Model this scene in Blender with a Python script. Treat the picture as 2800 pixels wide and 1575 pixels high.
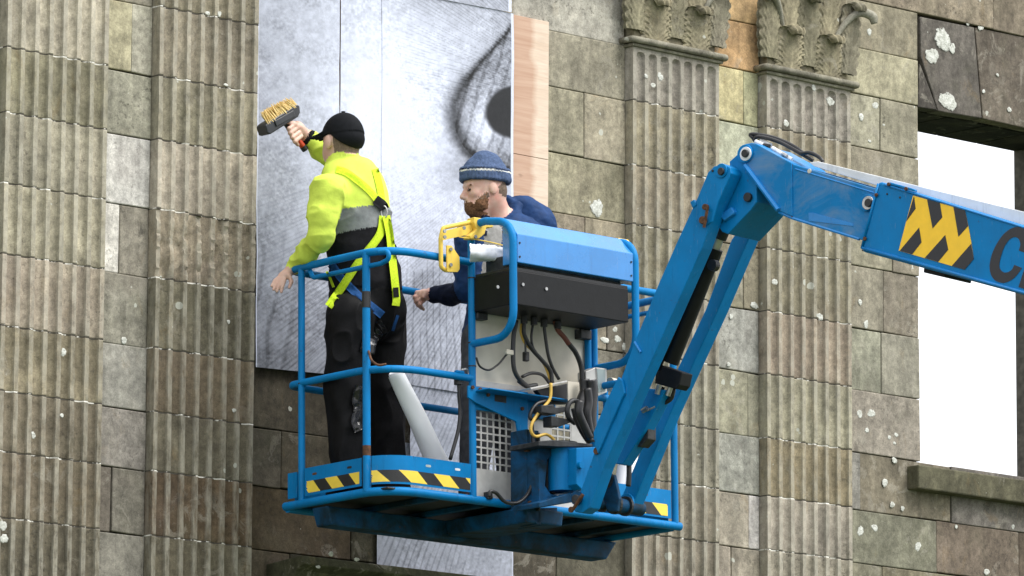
import bpy, math, random
import numpy as np
from mathutils import Vector, Matrix
from mathutils.bvhtree import BVHTree

random.seed(7); RNG = np.random.RandomState(11)
for _o in list(bpy.data.objects): bpy.data.objects.remove(_o)
SC = bpy.context.scene
COL = SC.collection

# ------------------------------------------------------------------ camera
# world: pilaster fronts lie in the plane Y=0, X runs along the facade, Z up, metres
F = 15556.0; CX, CY = 1400.0, 787.5
U_ = np.array([520, 88750, -15617.]); U_ /= np.linalg.norm(U_)
X_ = np.array([17300, -2850, -15617.]); X_ -= U_ * X_.dot(U_); X_ /= np.linalg.norm(X_)
Y_ = np.cross(U_, X_)
RM = np.stack([X_, Y_, U_])
CAM = -(RM @ np.array([0, 0, -28.0]))
GROUND = CAM[2] - 1.6
cam = bpy.data.cameras.new('camera'); cam.lens = 200.0; cam.sensor_width = 36.0
cam.clip_start = 1.0; cam.clip_end = 2000.0
camo = bpy.data.objects.new('camera', cam); COL.objects.link(camo)
camo.matrix_world = Matrix([[*RM[0], CAM[0]], [*RM[1], CAM[1]], [*RM[2], CAM[2]], [0, 0, 0, 1]])
SC.camera = camo

# ------------------------------------------------------------------ overcast sky, soft sun
SUN_AZ, SUN_EL = math.radians(-60), math.radians(55)      # where the light comes from
W = bpy.data.worlds.new('World'); SC.world = W; W.use_nodes = True
wn = W.node_tree.nodes; wl = W.node_tree.links; wn.clear()
wo = wn.new('ShaderNodeOutputWorld'); wb = wn.new('ShaderNodeBackground'); ws = wn.new('ShaderNodeTexSky')
ws.sky_type = 'NISHITA'; ws.sun_disc = False; ws.sun_elevation = SUN_EL; ws.sun_rotation = math.pi / 2 - SUN_AZ
wm = wn.new('ShaderNodeMix'); wm.data_type = 'RGBA'; wm.inputs[0].default_value = 0.86
wl.new(ws.outputs[0], wm.inputs[6]); wm.inputs[7].default_value = (9.0, 9.05, 9.3, 1)    # cloud cover
wl.new(wm.outputs[2], wb.inputs[0]); wb.inputs[1].default_value = 0.062
wl.new(wb.outputs[0], wo.inputs[0])
sun = bpy.data.lights.new('sun', 'SUN'); sun.energy = 1.5; sun.angle = math.radians(40); sun.color = (1.0, 0.97, 0.93)
suno = bpy.data.objects.new('sun', sun); COL.objects.link(suno)
sd = Vector((math.cos(SUN_AZ) * math.cos(SUN_EL), math.sin(SUN_AZ) * math.cos(SUN_EL), math.sin(SUN_EL)))
suno.rotation_euler = (-sd).to_track_quat('-Z', 'Y').to_euler(); suno.location = (0, -10, 12)
SC.view_settings.view_transform = 'Standard'; SC.view_settings.look = 'None'
SC.view_settings.exposure = 1.52; SC.view_settings.gamma = 1.0; SC.view_settings.use_curve_mapping = False
SC.render.resolution_x = 1024; SC.render.resolution_y = 576
SC.render.engine = 'CYCLES'

# ------------------------------------------------------------------ measuring helpers (photo point -> point on a real plane)
def ray(x, y): return RM @ np.array([(x - CX) / F, -(y - CY) / F, -1.])
def onP(x, y, p, n):
    r = ray(x, y); t = np.dot(np.array(p) - CAM, n) / np.dot(r, n); return CAM + t * r
def onY(x, y, Y=0.): return onP(x, y, (0, Y, 0), np.array([0, 1., 0]))
def pix(p):
    c = RM.T @ (np.array(p) - CAM); return CX + F * c[0] / -c[2], CY - F * c[1] / -c[2]
# basket frame: x along the facade, y towards the wall, z up; it tips 1.15 degrees to the wall
_t = math.radians(-1.15)
EX = np.array([1., 0, 0]); EY = np.array([0, math.cos(_t), math.sin(_t)]); EZ = np.array([0, -math.sin(_t), math.cos(_t)])
B0 = onY(1059, 1336, -1.09)
def bw(x, y, z): return B0 + EX * x + EY * y + EZ * z
def bl(p): d = np.array(p) - B0; return np.array([d @ EX, d @ EY, d @ EZ])
def byl(px, py, y): return bl(onP(px, py, bw(0, y, 0), EY))
# boom frame: h outwards along the boom (horizontal), l across it (away to the right), z up
_a = math.radians(-82.5)
EH = np.array([math.cos(_a), math.sin(_a), 0.]); EL = np.array([-EH[1], EH[0], 0.]); EU = np.array([0, 0, 1.])
J0 = onY(1655, 1375, -1.62)
def jw(h, l, z): return J0 + EH * h + EL * l + EU * z
def jp(px, py, l): return onP(px, py, J0 + EL * l, EL)
R_ = RM @ np.array([1., 0, 0]); R_[2] = 0; R_ /= np.linalg.norm(R_)      # horizontal image-right
V_ = RM @ np.array([0, 0, -1.]); V_[2] = 0; V_ /= np.linalg.norm(V_)     # horizontal view direction

# ------------------------------------------------------------------ object helpers
WL = {}
def put(o, parent, loc):
    COL.objects.link(o); loc = np.array(loc, float)
    if parent is not None:
        o.parent = parent; o.location = loc - WL[parent.name]
    else: o.location = loc
    WL[o.name] = loc
    return o
def tag(o, label=None, cat=None, group=None, kind=None):
    if label: o['label'] = label
    if cat: o['category'] = cat
    if group: o['group'] = group
    if kind: o['kind'] = kind
    return o
def empty(name, loc, parent=None):
    o = bpy.data.objects.new(name, None); o.empty_display_size = .1
    return put(o, parent, loc)

class MB:
    def __init__(s): s.v = []; s.f = []; s.m = []
    def add(s, vs, fs, m=0):
        b = len(s.v); s.v += [tuple(map(float, p)) for p in vs]
        for f in fs: s.f.append([i + b for i in f]); s.m.append(m)
        return s
    def box(s, c, sx, sy, sz, ax=(np.array([1., 0, 0]), np.array([0, 1., 0]), np.array([0, 0, 1.])), m=0):
        c = np.array(c, float); a, b, d = ax[0] * sx / 2, ax[1] * sy / 2, ax[2] * sz / 2
        vs = [c + i * a + j * b + k * d for k in (-1, 1) for j in (-1, 1) for i in (-1, 1)]
        return s.add(vs, [(0, 2, 3, 1), (4, 5, 7, 6), (0, 1, 5, 4), (2, 6, 7, 3), (0, 4, 6, 2), (1, 3, 7, 5)], m)
    def prism(s, poly, ext, m=0, mside=None):
        n = len(poly); P = [np.array(p, float) for p in poly]; ext = np.array(ext, float)
        b = len(s.v); s.v += [tuple(p) for p in P] + [tuple(p + ext) for p in P]
        s.f.append([b + i for i in range(n)][::-1]); s.m.append(m)
        s.f.append([b + n + i for i in range(n)]); s.m.append(m)
        for i in range(n):
            j = (i + 1) % n; s.f.append([b + i, b + j, b + n + j, b + n + i]); s.m.append(m if mside is None else mside)
        return s
    def tube(s, pts, r, n=12, caps=True, m=0):
        P = [np.array(p, float) for p in pts]; N = len(P)
        rr = r if hasattr(r, '__len__') else [r] * N
        T = [P[min(i + 1, N - 1)] - P[max(i - 1, 0)] for i in range(N)]
        T = [t / (np.linalg.norm(t) + 1e-12) for t in T]
        a = np.cross(T[0], [0, 0, 1.]);
        if np.linalg.norm(a) < .1: a = np.cross(T[0], [1., 0, 0])
        a /= np.linalg.norm(a); b0 = len(s.v)
        for i in range(N):
            a = a - T[i] * a.dot(T[i]); a /= np.linalg.norm(a); b = np.cross(T[i], a)
            for k in range(n):
                t = 2 * math.pi * k / n; s.v.append(tuple(P[i] + rr[i] * (math.cos(t) * a + math.sin(t) * b)))
        for i in range(N - 1):
            for k in range(n):
                k2 = (k + 1) % n
                s.f.append([b0 + i * n + k, b0 + i * n + k2, b0 + (i + 1) * n + k2, b0 + (i + 1) * n + k]); s.m.append(m)
        if caps:
            s.f.append([b0 + k for k in range(n)][::-1]); s.m.append(m)
            s.f.append([b0 + (N - 1) * n + k for k in range(n)]); s.m.append(m)
        return s
    def build(s, name, mats, parent=None, bevel=0, smooth=False, auto=None, loc=None, segs=2):
        v = np.array(s.v); c = (v.min(0) + v.max(0)) / 2 if loc is None else np.array(loc, float)
        me = bpy.data.meshes.new(name); me.from_pydata((v - c).tolist(), [], s.f)
        for mt in (mats if isinstance(mats, (list, tuple)) else [mats]): me.materials.append(mt)
        me.polygons.foreach_set('material_index', s.m)
        if smooth or auto: me.polygons.foreach_set('use_smooth', [True] * len(s.f))
        me.update()
        if auto: me.set_sharp_from_angle(angle=math.radians(auto))
        o = bpy.data.objects.new(name, me)
        if bevel:
            b = o.modifiers.new('bevel', 'BEVEL'); b.width = bevel; b.segments = segs; b.limit_method = 'ANGLE'; b.angle_limit = math.radians(40)
            b.harden_normals = False
        return put(o, parent, c)
def rounded(pts, rad, seg=6):
    P = [np.array(p, float) for p in pts]; out = [P[0]]
    for i in range(1, len(P) - 1):
        r = rad[i] if isinstance(rad, dict) and i in rad else (rad if not isinstance(rad, dict) else 0)
        a, b, c = P[i - 1], P[i], P[i + 1]
        u = a - b; w = c - b; lu, lw = np.linalg.norm(u), np.linalg.norm(w); u /= lu; w /= lw
        ang = math.acos(np.clip(u @ w, -1, 1))
        if r <= 0 or ang > 3.1: out.append(b); continue
        d = min(r / math.tan(ang / 2), .49 * lu, .49 * lw); rr = d * math.tan(ang / 2)
        bi = u + w; bi /= np.linalg.norm(bi); c0 = b + bi * (rr / math.sin(ang / 2))
        p0 = b + u * d - c0; p1 = b + w * d - c0; th = math.pi - ang
        for k in range(seg + 1):
            t = k / seg; q = (math.sin((1 - t) * th) * p0 + math.sin(t * th) * p1) / math.sin(th); out.append(c0 + q)
    out.append(P[-1]); return out
def spline(pts, n=8):
    P = [np.array(p, float) for p in pts]; P = [2 * P[0] - P[1]] + P + [2 * P[-1] - P[-2]]; out = []
    for i in range(1, len(P) - 2):
        a, b, c, d = P[i - 1:i + 3]
        for k in range(n):
            t = k / n; out.append(.5 * (2 * b + (c - a) * t + (2 * a - 5 * b + 4 * c - d) * t * t + (3 * b - 3 * c + d - a) * t ** 3))
    out.append(P[-2]); return out
def disc(mb, c, n, r, th, seg=18, m=0, ex=1.0):
    n = np.array(n, float); n /= np.linalg.norm(n); a = np.cross(n, [0, 0, 1.]);
    if np.linalg.norm(a) < .1: a = np.cross(n, [1., 0, 0])
    a /= np.linalg.norm(a); b = np.cross(n, a)
    mb.prism([np.array(c) + r * (math.cos(2 * math.pi * k / seg) * a + math.sin(2 * math.pi * k / seg) * b * ex) for k in range(seg)], n * th, m)
    return mb

# ------------------------------------------------------------------ materials
class NT:
    def __init__(s, name):
        s.mat = bpy.data.materials.new(name); s.mat.use_nodes = True; s.t = s.mat.node_tree; s.n = s.t.nodes; s.l = s.t.links
        s.b = s.n['Principled BSDF']
    def new(s, typ, **kw):
        nd = s.n.new(typ)
        for k, v in kw.items():
            if k.startswith('i_'):
                key = k[2:]; key = int(key) if key.isdigit() else key
                if hasattr(v, 'is_linked') or isinstance(v, bpy.types.NodeSocket): s.l.new(v, nd.inputs[key])
                else: nd.inputs[key].default_value = v
            else: setattr(nd, k, v)
        return nd
    def val(s, a, nd, i):
        if isinstance(a, bpy.types.NodeSocket): s.l.new(a, nd.inputs[i])
        else: nd.inputs[i].default_value = a
    def math(s, op, a, b=0., c=None, clamp=False):
        nd = s.n.new('ShaderNodeMath'); nd.operation = op; nd.use_clamp = clamp
        s.val(a, nd, 0); s.val(b, nd, 1)
        if c is not None: s.val(c, nd, 2)
        return nd.outputs[0]
    def mix(s, fac, a, b, mode='MIX'):
        nd = s.n.new('ShaderNodeMix'); nd.data_type = 'RGBA'; nd.blend_type = mode
        s.val(fac, nd, 0)
        for x, i in ((a, 6), (b, 7)):
            if isinstance(x, bpy.types.NodeSocket): s.l.new(x, nd.inputs[i])
            else: nd.inputs[i].default_value = (*x, 1) if len(x) == 3 else x
        return nd.outputs[2]
    def noise(s, vec, scale, detail=4, rough=.55, dist=0.):
        nd = s.n.new('ShaderNodeTexNoise'); nd.inputs['Scale'].default_value = scale; nd.inputs['Detail'].default_value = detail
        nd.inputs['Roughness'].default_value = rough; nd.inputs['Distortion'].default_value = dist
        if vec is not None: s.l.new(vec, nd.inputs['Vector'])
        return nd.outputs[0]
    def voro(s, vec, scale, feature='F1', rnd=1.0):
        nd = s.n.new('ShaderNodeTexVoronoi'); nd.feature = feature; nd.inputs['Scale'].default_value = scale; nd.inputs['Randomness'].default_value = rnd
        if vec is not None: s.l.new(vec, nd.inputs['Vector'])
        return nd
    def ramp(s, x, a, b, lo=0., hi=1.):
        nd = s.n.new('ShaderNodeMapRange'); nd.inputs[1].default_value = a; nd.inputs[2].default_value = b
        nd.inputs[3].default_value = lo; nd.inputs[4].default_value = hi; s.l.new(x, nd.inputs[0]); return nd.outputs[0]
    def scale(s, vec, x, y, z):
        nd = s.n.new('ShaderNodeMapping'); nd.inputs['Scale'].default_value = (x, y, z); s.l.new(vec, nd.inputs['Vector']); return nd.outputs[0]
    def pos(s): return s.n.new('ShaderNodeNewGeometry').outputs['Position']
    def bump(s, h, strength, dist=.01):
        nd = s.n.new('ShaderNodeBump'); nd.inputs['Strength'].default_value = strength; nd.inputs['Distance'].default_value = dist
        s.l.new(h, nd.inputs['Height']); s.l.new(nd.outputs[0], s.b.inputs['Normal'])
    def out(s, col, rough=.6, metal=0., spec=None):
        s.val(col if isinstance(col, bpy.types.NodeSocket) else (*col, 1), s.b, 'Base Color'); s.val(rough, s.b, 'Roughness'); s.b.inputs['Metallic'].default_value = metal
        if spec is not None: s.b.inputs['Specular IOR Level'].default_value = spec
        return s.mat
def simple(name, col, rough=.6, metal=0., var=.15, sc=25., bump=0., spec=None):
    m = NT(name); p = m.pos(); n = m.noise(p, sc, 5)
    f = m.ramp(n, .3, .7, 1 - var, 1 + var); c = m.mix(1., (*col, 1), f, 'MULTIPLY')
    if bump: m.bump(m.noise(p, sc * 4, 4), bump, .004)
    return m.out(c, rough, metal, spec)

def stone_mat():
    m = NT('weathered_stone'); oi = m.n.new('ShaderNodeObjectInfo')
    rv = m.n.new('ShaderNodeCombineXYZ')
    for i, k in enumerate((37., 91., 53.)): m.l.new(m.math('MULTIPLY', oi.outputs['Random'], k), rv.inputs[i])
    va = m.n.new('ShaderNodeVectorMath'); va.operation = 'ADD'; m.l.new(m.pos(), va.inputs[0]); m.l.new(rv.outputs[0], va.inputs[1])
    p = va.outputs[0]
    col = oi.outputs['Color']
    # broad weathering and vertical run-off streaks
    big = m.noise(p, 3.2, 5, .6, .4); c = m.mix(1., col, m.ramp(big, .34, .66, .74, 1.18), 'MULTIPLY')
    st = m.noise(m.scale(p, 17, 17, 1.5), 1., 4, .6); c = m.mix(1., c, m.ramp(st, .34, .68, .80, 1.12), 'MULTIPLY')
    mid = m.noise(p, 14., 6, .7); c = m.mix(1., c, m.ramp(mid, .34, .66, .74, 1.2), 'MULTIPLY')
    mo = m.noise(p, 33., 5, .65, .3); c = m.mix(1., c, m.ramp(mo, .36, .64, .80, 1.18), 'MULTIPLY')
    cr = m.math('MULTIPLY', m.ramp(m.noise(p, 8., 7, .7, .9), .55, .60), m.ramp(m.noise(p, 1.9, 2), .45, .6)); c = m.mix(m.math('MULTIPLY', cr, .38), c, (.36, .335, .28))
    so = m.math('MULTIPLY', m.ramp(m.noise(p, 11., 7, .75, .6), .56, .64), m.ramp(m.noise(p, 1.5, 2), .5, .66)); c = m.mix(m.math('MULTIPLY', so, .55), c, (.05, .047, .04))
    # algae, iron ochre and pink bedding tints
    al = m.ramp(m.noise(p, 4.1, 5, .65, .6), .52, .72, 0, .20); c = m.mix(al, c, (.15, .15, .095))
    oc = m.ramp(m.noise(m.scale(p, 5.5, 5.5, 3.2), 1., 6, .7, .8), .6, .78, 0, .38); c = m.mix(oc, c, (.30, .20, .085))
    pk = m.ramp(m.noise(p, 2.3, 3, .5), .58, .75, 0, .16); c = m.mix(pk, c, (.30, .235, .20))
    # grain, pits and soot specks
    gr = m.noise(p, 150., 3, .7); c = m.mix(1., c, m.ramp(gr, .33, .67, .82, 1.18), 'MULTIPLY')
    sp = m.noise(p, 46., 5, .72); spm = m.ramp(m.noise(p, 5., 3), .42, .62, .15, 1.); pit = m.math('MULTIPLY', m.math('MULTIPLY', m.ramp(sp, .555, .63), spm), m.ramp(oi.outputs['Random'], 0, 1, .25, 1.1))
    c = m.mix(m.math('MULTIPLY', pit, .55), c, (.035, .033, .028))
    wa = m.n.new('ShaderNodeAttribute'); wa.attribute_name = 'wear'; wmk = m.ramp(m.noise(m.scale(p, 30, 30, 9), 1., 5, .7), .36, .6, .1, 1.)
    c = m.mix(m.math('MULTIPLY', m.math('MULTIPLY', wa.outputs['Fac'], wmk), .5), c, (.42, .40, .335))
    # small pale lichen rosettes
    vo = m.voro(p, 15.); wob = m.noise(p, 60., 3)
    rad = m.math('MULTIPLY', m.ramp(m.noise(p, 4.3, 2), .55, .8), .42)
    d = m.math('ADD', vo.outputs['Distance'], m.math('MULTIPLY', m.math('SUBTRACT', wob, .5), .25))
    pick = m.n.new('ShaderNodeSeparateColor'); m.l.new(vo.outputs['Color'], pick.inputs[0])
    li = m.math('MULTIPLY', m.math('LESS_THAN', d, rad), m.math('GREATER_THAN', pick.outputs[0], .62))
    c = m.mix(m.math('MULTIPLY', li, .75), c, (.50, .51, .45))
    hgt = m.math('ADD', m.math('MULTIPLY', mid, .8), m.math('SUBTRACT', m.math('MULTIPLY', gr, .35), m.math('MULTIPLY', pit, .5)))
    m.bump(hgt, .7, .003)
    return m.out(c, .93, 0, .25)
def mortar_mat():
    m = NT('lime_mortar'); p = m.pos(); n = m.noise(p, 7., 4, .7)
    c = m.mix(m.ramp(n, .52, .56), (.07, .062, .05), (.74, .72, .66)); m.bump(m.noise(p, 90, 3), .5, .004)
    return m.out(c, .95)
def paint_mat(name, col, wear=.5, rough=.42, rust=(.07, .03, .018), spec=.16):
    m = NT(name); p = m.pos()
    n = m.noise(p, 5., 4, .6); c = m.mix(1., (*col, 1), m.ramp(n, .3, .7, .86, 1.12), 'MULTIPLY')
    du = m.ramp(m.noise(m.scale(p, 14, 14, 2.2), 1., 4, .7), .5, .8, 0, .10); c = m.mix(du, c, tuple(x * .45 + .07 for x in col))
    ch = m.noise(p, 27., 6, .75); g = m.ramp(m.noise(p, 3., 3), .4, .65); t = m.math('MULTIPLY', m.ramp(ch, .645, .67), g)
    c = m.mix(m.math('MULTIPLY', t, wear), c, rust)
    gs = m.ramp(m.noise(m.scale(p, 22, 22, 3), 1., 5, .7), .56, .74, 0, .38); c = m.mix(gs, c, tuple(x * .35 for x in col))
    sx_ = m.ramp(m.noise(m.scale(p, 90, 90, 14), 1., 3, .6), .66, .70, 0, .35); c = m.mix(sx_, c, tuple(x * .6 + .13 for x in col))
    rf = m.math('ADD', m.ramp(n, .3, .7, rough - .06, rough + .12), m.math('MULTIPLY', t, .35))
    m.bump(m.noise(p, 60., 4), .10, .004)
    return m.out(c, rf, 0, spec)
def worn_mat():
    m = NT('faded_blue_paint'); p = m.pos(); n = m.noise(p, 5., 4, .6); c = m.mix(1., (.001, .18, .46), m.ramp(n, .3, .7, .86, 1.12), 'MULTIPLY')
    f = m.ramp(m.noise(m.scale(p, 3.2, 3.2, 5.5), 1., 5, .65, .7), .44, .66, 0, .62); c = m.mix(f, c, (.19, .27, .37))
    sc = m.ramp(m.noise(m.scale(p, 60, 60, 9), 1., 4, .7), .64, .72, 0, .22); c = m.mix(sc, c, (.26, .33, .40))
    ch = m.math('MULTIPLY', m.ramp(m.noise(p, 30., 6, .75), .64, .67), m.ramp(m.noise(p, 3., 3), .42, .62)); c = m.mix(m.math('MULTIPLY', ch, .8), c, (.08, .04, .025))
    m.bump(m.noise(p, 60., 4), .1, .004); return m.out(c, .5, 0, .18)
def shade_grime_mat():  # underside shade put into the paint colour, along with grime
    m = NT('shaded_grimy_blue_paint'); p = m.pos(); n = m.noise(p, 6., 5, .65, .5)
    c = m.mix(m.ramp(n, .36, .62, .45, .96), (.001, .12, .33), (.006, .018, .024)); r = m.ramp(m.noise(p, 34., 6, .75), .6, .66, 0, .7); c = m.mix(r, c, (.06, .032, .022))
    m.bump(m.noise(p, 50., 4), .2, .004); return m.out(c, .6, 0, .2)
M = {}
M['stone'] = stone_mat(); M['mortar'] = mortar_mat()
M['core'] = simple('rubble_core', (.085, .077, .064), .95, var=.4)
M['blue'] = paint_mat('blue_paint', (.001, .178, .455), .85)
M['blue_lid'] = paint_mat('blue_lid_paint', (.012, .215, .58), .1, .3, spec=.45)
M['lid'] = paint_mat('wet_blue_lid', (.012, .20, .54), .08, .25, spec=.6)
for k_, v_ in (('Coat Weight', .6), ('Coat Roughness', .12), ('Coat IOR', 1.6)): M['lid'].node_tree.nodes['Principled BSDF'].inputs[k_].default_value = v_
M['blue_worn'] = worn_mat(); M['blue_shade_grime'] = shade_grime_mat()
M['white'] = paint_mat('white_paint', (.72, .73, .75), .25, .45, (.25, .2, .16))
M['yellow'] = paint_mat('yellow_paint', (.80, .56, .10), .6, .42)
M['tape_y'] = simple('hazard_yellow', (.84, .62, .07), .45, var=.06)
M['tape_k'] = simple('hazard_black', (.014, .014, .015), .5, var=.2)
M['decal_y'] = simple('decal_yellow', (.93, .56, .012), .4, var=.05)
M['decal_k'] = simple('decal_black', (.008, .008, .012), .4, var=.15)
M['black'] = simple('black_steel', (.006, .0065, .0075), .5, var=.25, bump=.1, spec=.25)
M['dark'] = simple('grimy_steel', (.03, .032, .034), .55, .3, var=.5, sc=40)
M['rubber'] = simple('black_rubber', (.012, .012, .013), .45, var=.3)
M['rust'] = simple('rusty_steel', (.10, .045, .022), .8, .2, var=.5, sc=60, bump=.4)
M['steel'] = simple('bare_steel', (.42, .42, .41), .38, .85, var=.25, sc=30)
M['alu'] = simple('brushed_aluminium', (.52, .51, .49), .5, .45, var=.16, sc=12)
M['cream'] = simple('cream_sheet', (.62, .575, .48), .55, var=.16, sc=7)
M['cable_y'] = simple('yellow_cable', (.62, .40, .07), .5)
M['cable_r'] = simple('red_brown_sleeve', (.13, .035, .022), .6)
M['grey_lens'] = simple('grey_lens', (.33, .40, .40), .3, var=.1)
M['grass'] = simple('grass_ground', (.06, .085, .03), .95, var=.5, sc=3.)
# ================================================================== SETTING
g = MB().add([(-150, -150, GROUND), (150, -150, GROUND), (150, 150, GROUND), (-150, 150, GROUND)], [(0, 1, 2, 3)])
tag(g.build('ground', M['grass']), kind='structure')

# ================================================================== FACADE
YW = .055                                    # wall field lies this far behind the pilaster fronts
ZC = [1.069, .737, .433, .1035, -.224, -.555, -.855, -1.132, -1.434, -1.74]
TOPZ = [1.354, 1.604, 1.862, 2.25]
def lin(c, sat=.92):
    c = np.array(c) / 255.; c = np.where(c <= .04045, c / 12.92, ((c + .055) / 1.055) ** 2.4); g_ = c @ np.array([.2126, .7152, .0722]); return g_[..., None] + sat * (c - g_[..., None])
ANCH = [(150, 60, 172, 166, 152), (100, 260, 138, 134, 116), (100, 450, 162, 158, 143), (100, 640, 160, 156, 140), (100, 830, 160, 152, 140), (100, 1010, 138, 130, 112), (100, 1190, 118, 111, 97),
        (100, 1360, 112, 104, 90), (100, 1510, 102, 96, 83), (560, 100, 134, 127, 112), (560, 300, 148, 143, 124), (560, 480, 176, 169, 157), (560, 670, 146, 136, 122), (560, 850, 112, 108, 95),
        (560, 1030, 116, 107, 92), (560, 1200, 108, 103, 90), (560, 1370, 98, 84, 70), (560, 1530, 104, 97, 84), (1620, 30, 172, 170, 162), (1600, 180, 158, 155, 136), (1600, 350, 152, 148, 130), (1600, 520, 150, 143, 122),
        (1600, 650, 148, 138, 122), (1650, 950, 118, 113, 104), (1850, 350, 150, 143, 124), (1850, 200, 152, 147, 140), (1850, 560, 144, 135, 118), (1850, 750, 142, 135, 116), (2000, 950, 150, 148, 138), (2020, 1080, 148, 147, 130), (2200, 300, 152, 147, 138), (2200, 450, 146, 140, 120), (2200, 780, 136, 131, 112),
        (2200, 950, 148, 136, 122), (2200, 1130, 148, 145, 126), (2200, 1300, 138, 131, 108), (2200, 1460, 158, 151, 142), (2430, 200, 166, 160, 140), (2430, 350, 158, 154, 138), (2430, 850, 138, 131, 120), (2430, 1000, 150, 147, 136),
        (2430, 1200, 148, 142, 134), (2430, 1350, 120, 116, 98), (2430, 1480, 120, 117, 102), (2690, 1500, 114, 99, 80), (2600, 60, 128, 118, 104), (2590, 220, 126, 120, 108), (2740, 230, 126, 114, 98),
        (740, 1100, 84, 78, 68), (740, 1250, 92, 87, 77), (740, 1400, 94, 78, 58), (900, 1440, 76, 72, 62), (1480, 1540, 96, 91, 80), (1000, 1540, 66, 64, 52)]
_A = np.array(ANCH, float); KT = .95
def tint(p, k=1., jit=.045):
    x, y = pix(p); w = 1. / ((_A[:, 0] - x) ** 2 + 1.4 * (_A[:, 1] - y) ** 2 + 900.) ** 2
    c = (lin(_A[:, 2:]) * w[:, None]).sum(0) / w.sum()
    return c * np.array([1.025, 1.0, .94]) * KT * k * (1 + jit * RNG.randn()) * (1 + .012 * RNG.randn(3))
def setcol(o, c): o.color = (*np.clip(c, 0, 1), 1); return o

facade = empty('stone_facade', (-.3, .3, GROUND))
tag(facade, 'weathered grey stone mansion facade with fluted pilasters and an empty window', 'building')
# thick rubble core with the open window cut out of it
XJ, XJR, ZS, ZSILL, YB = 2.971, 4.247, 1.354, -.585, .525
core = MB()
for (x0, x1, z0, z1) in ((-5.5, XJ + .012, GROUND, 2.6), (XJR - .012, 6.5, GROUND, 2.6), (XJ + .012, XJR - .012, ZS + .012, 2.6), (XJ + .012, XJR - .012, GROUND, ZSILL - .02)):
    core.box(((x0 + x1) / 2, (.1 + YB) / 2, (z0 + z1) / 2), x1 - x0, YB - .1, z1 - z0)
core.build('wall_core', M['core'], facade)

GAP = .0021
def wall_block(x0, x1, z0, z1, col=None, y=YW, k=1., name='stone_block', poly=None, dep=.09):
    if poly is None:
        poly = [(x0 + GAP, z0 + GAP), (x1 - GAP, z0 + GAP), (x1 - GAP, z1 - GAP), (x0 + GAP, z1 - GAP)]
    yy = y + .0025 * RNG.randn()
    P = [(a + .0012 * RNG.randn(), yy + .0012 * RNG.randn(), b + .0016 * RNG.randn()) for a, b in poly]
    o = MB().prism(P, (0, y + dep - yy, 0)).build(name, M['stone'], facade, bevel=.005)
    c = np.mean(P, 0); setcol(o, tint(c, k) if col is None else lin(col, .85) * KT * (1 + .012 * RNG.randn(3)))
    return o
def X(px, z, y=YW):                           # joint position read at a photo column
    zz = z; lo, hi = -6., 7.
    for _ in range(40):
        mid = (lo + hi) / 2
        if pix((mid, y, zz))[0] < px: lo = mid
        else: hi = mid
    return lo
def row(i): 
    allz = [TOPZ[3], TOPZ[2], TOPZ[1], TOPZ[0]] + ZC
    return allz[i + 1], allz[i]               # row 0: 1.862..2.25, 1: 1.604.., 2: 1.354.., 3: 1.069.., 4: .737.., ...
def strip(i, x0, x1, cuts=(), cols=None, k=1.):
    z0, z1 = row(i); xs = [x0] + [X(c, (z0 + z1) / 2) for c in cuts] + [x1]
    for j in range(len(xs) - 1):
        wall_block(xs[j], xs[j + 1], z0, z1, None if not cols else cols[j], k=k)
P1 = (-3.142, -2.551); P2 = (-2.246, -1.645); P3 = (.8215, 1.4305); P4 = (1.777, 2.398)
# left of the first pilaster
for i in range(1, 13): strip(i, -4.3, P1[0], (), k=.8)
# between the two left pilasters
A = {3: ((), None), 4: ((360,), [(168, 160, 128), (163, 158, 140)]), 5: ((), [(150, 147, 128)]), 6: ((), [(205, 200, 193)]), 7: ((328,), [(198, 193, 184), (152, 146, 128)]),
     8: ((), [(140, 136, 121)]), 9: ((), [(158, 155, 146)]), 10: ((), [(144, 139, 129)]), 11: ((304,), [(122, 114, 102), (122, 116, 104)]), 12: ((), [(138, 133, 121)])}
for i in range(1, 13):
    cu, co = A.get(i, ((), None)); strip(i, P1[1], P2[0], cu, co)
# bay with the boarded window
Bc = {0: (1100,), 1: (1060, 1380), 2: (980, 1404), 3: (900, 1340), 4: (1000, 1370, 1597), 5: (880, 1300), 6: (1000, 1400, 1598), 7: (860, 1300, 1660), 8: (1000, 1420), 9: (900, 1330, 1620),
      10: (768, 1080, 1440, 1600), 11: (960, 1250, 1520), 12: (793, 1200, 1545)}
for i in range(0, 13): strip(i, P2[1], P3[0], Bc[i])
strip(12, P2[1], P3[0]) if False else None
for x0, x1 in ((P2[1], -1.0), (-1.0, -.2), (-.2, .45), (.45, P3[0])): wall_block(x0, x1, -2.05, -1.74, k=.9)
# between the right pilasters
Cc = {2: ((), [(208, 168, 112)]), 1: ((), [(204, 166, 112)]), 3: ((2034,), [(205, 190, 140), (176, 172, 134)]), 4: ((), [(188, 187, 158)]), 5: ((), None), 6: ((2034,), None), 7: ((), [(160, 158, 150)]), 8: ((2046,), None),
      9: ((), [(160, 158, 148)]), 10: ((2048,), [(156, 147, 130), (192, 188, 180)]), 11: ((2000,), None), 12: ((), None)}
for i in range(0, 13):
    cu, co = Cc.get(i, ((), None)); strip(i, P3[1], P4[0], cu, co)
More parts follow.
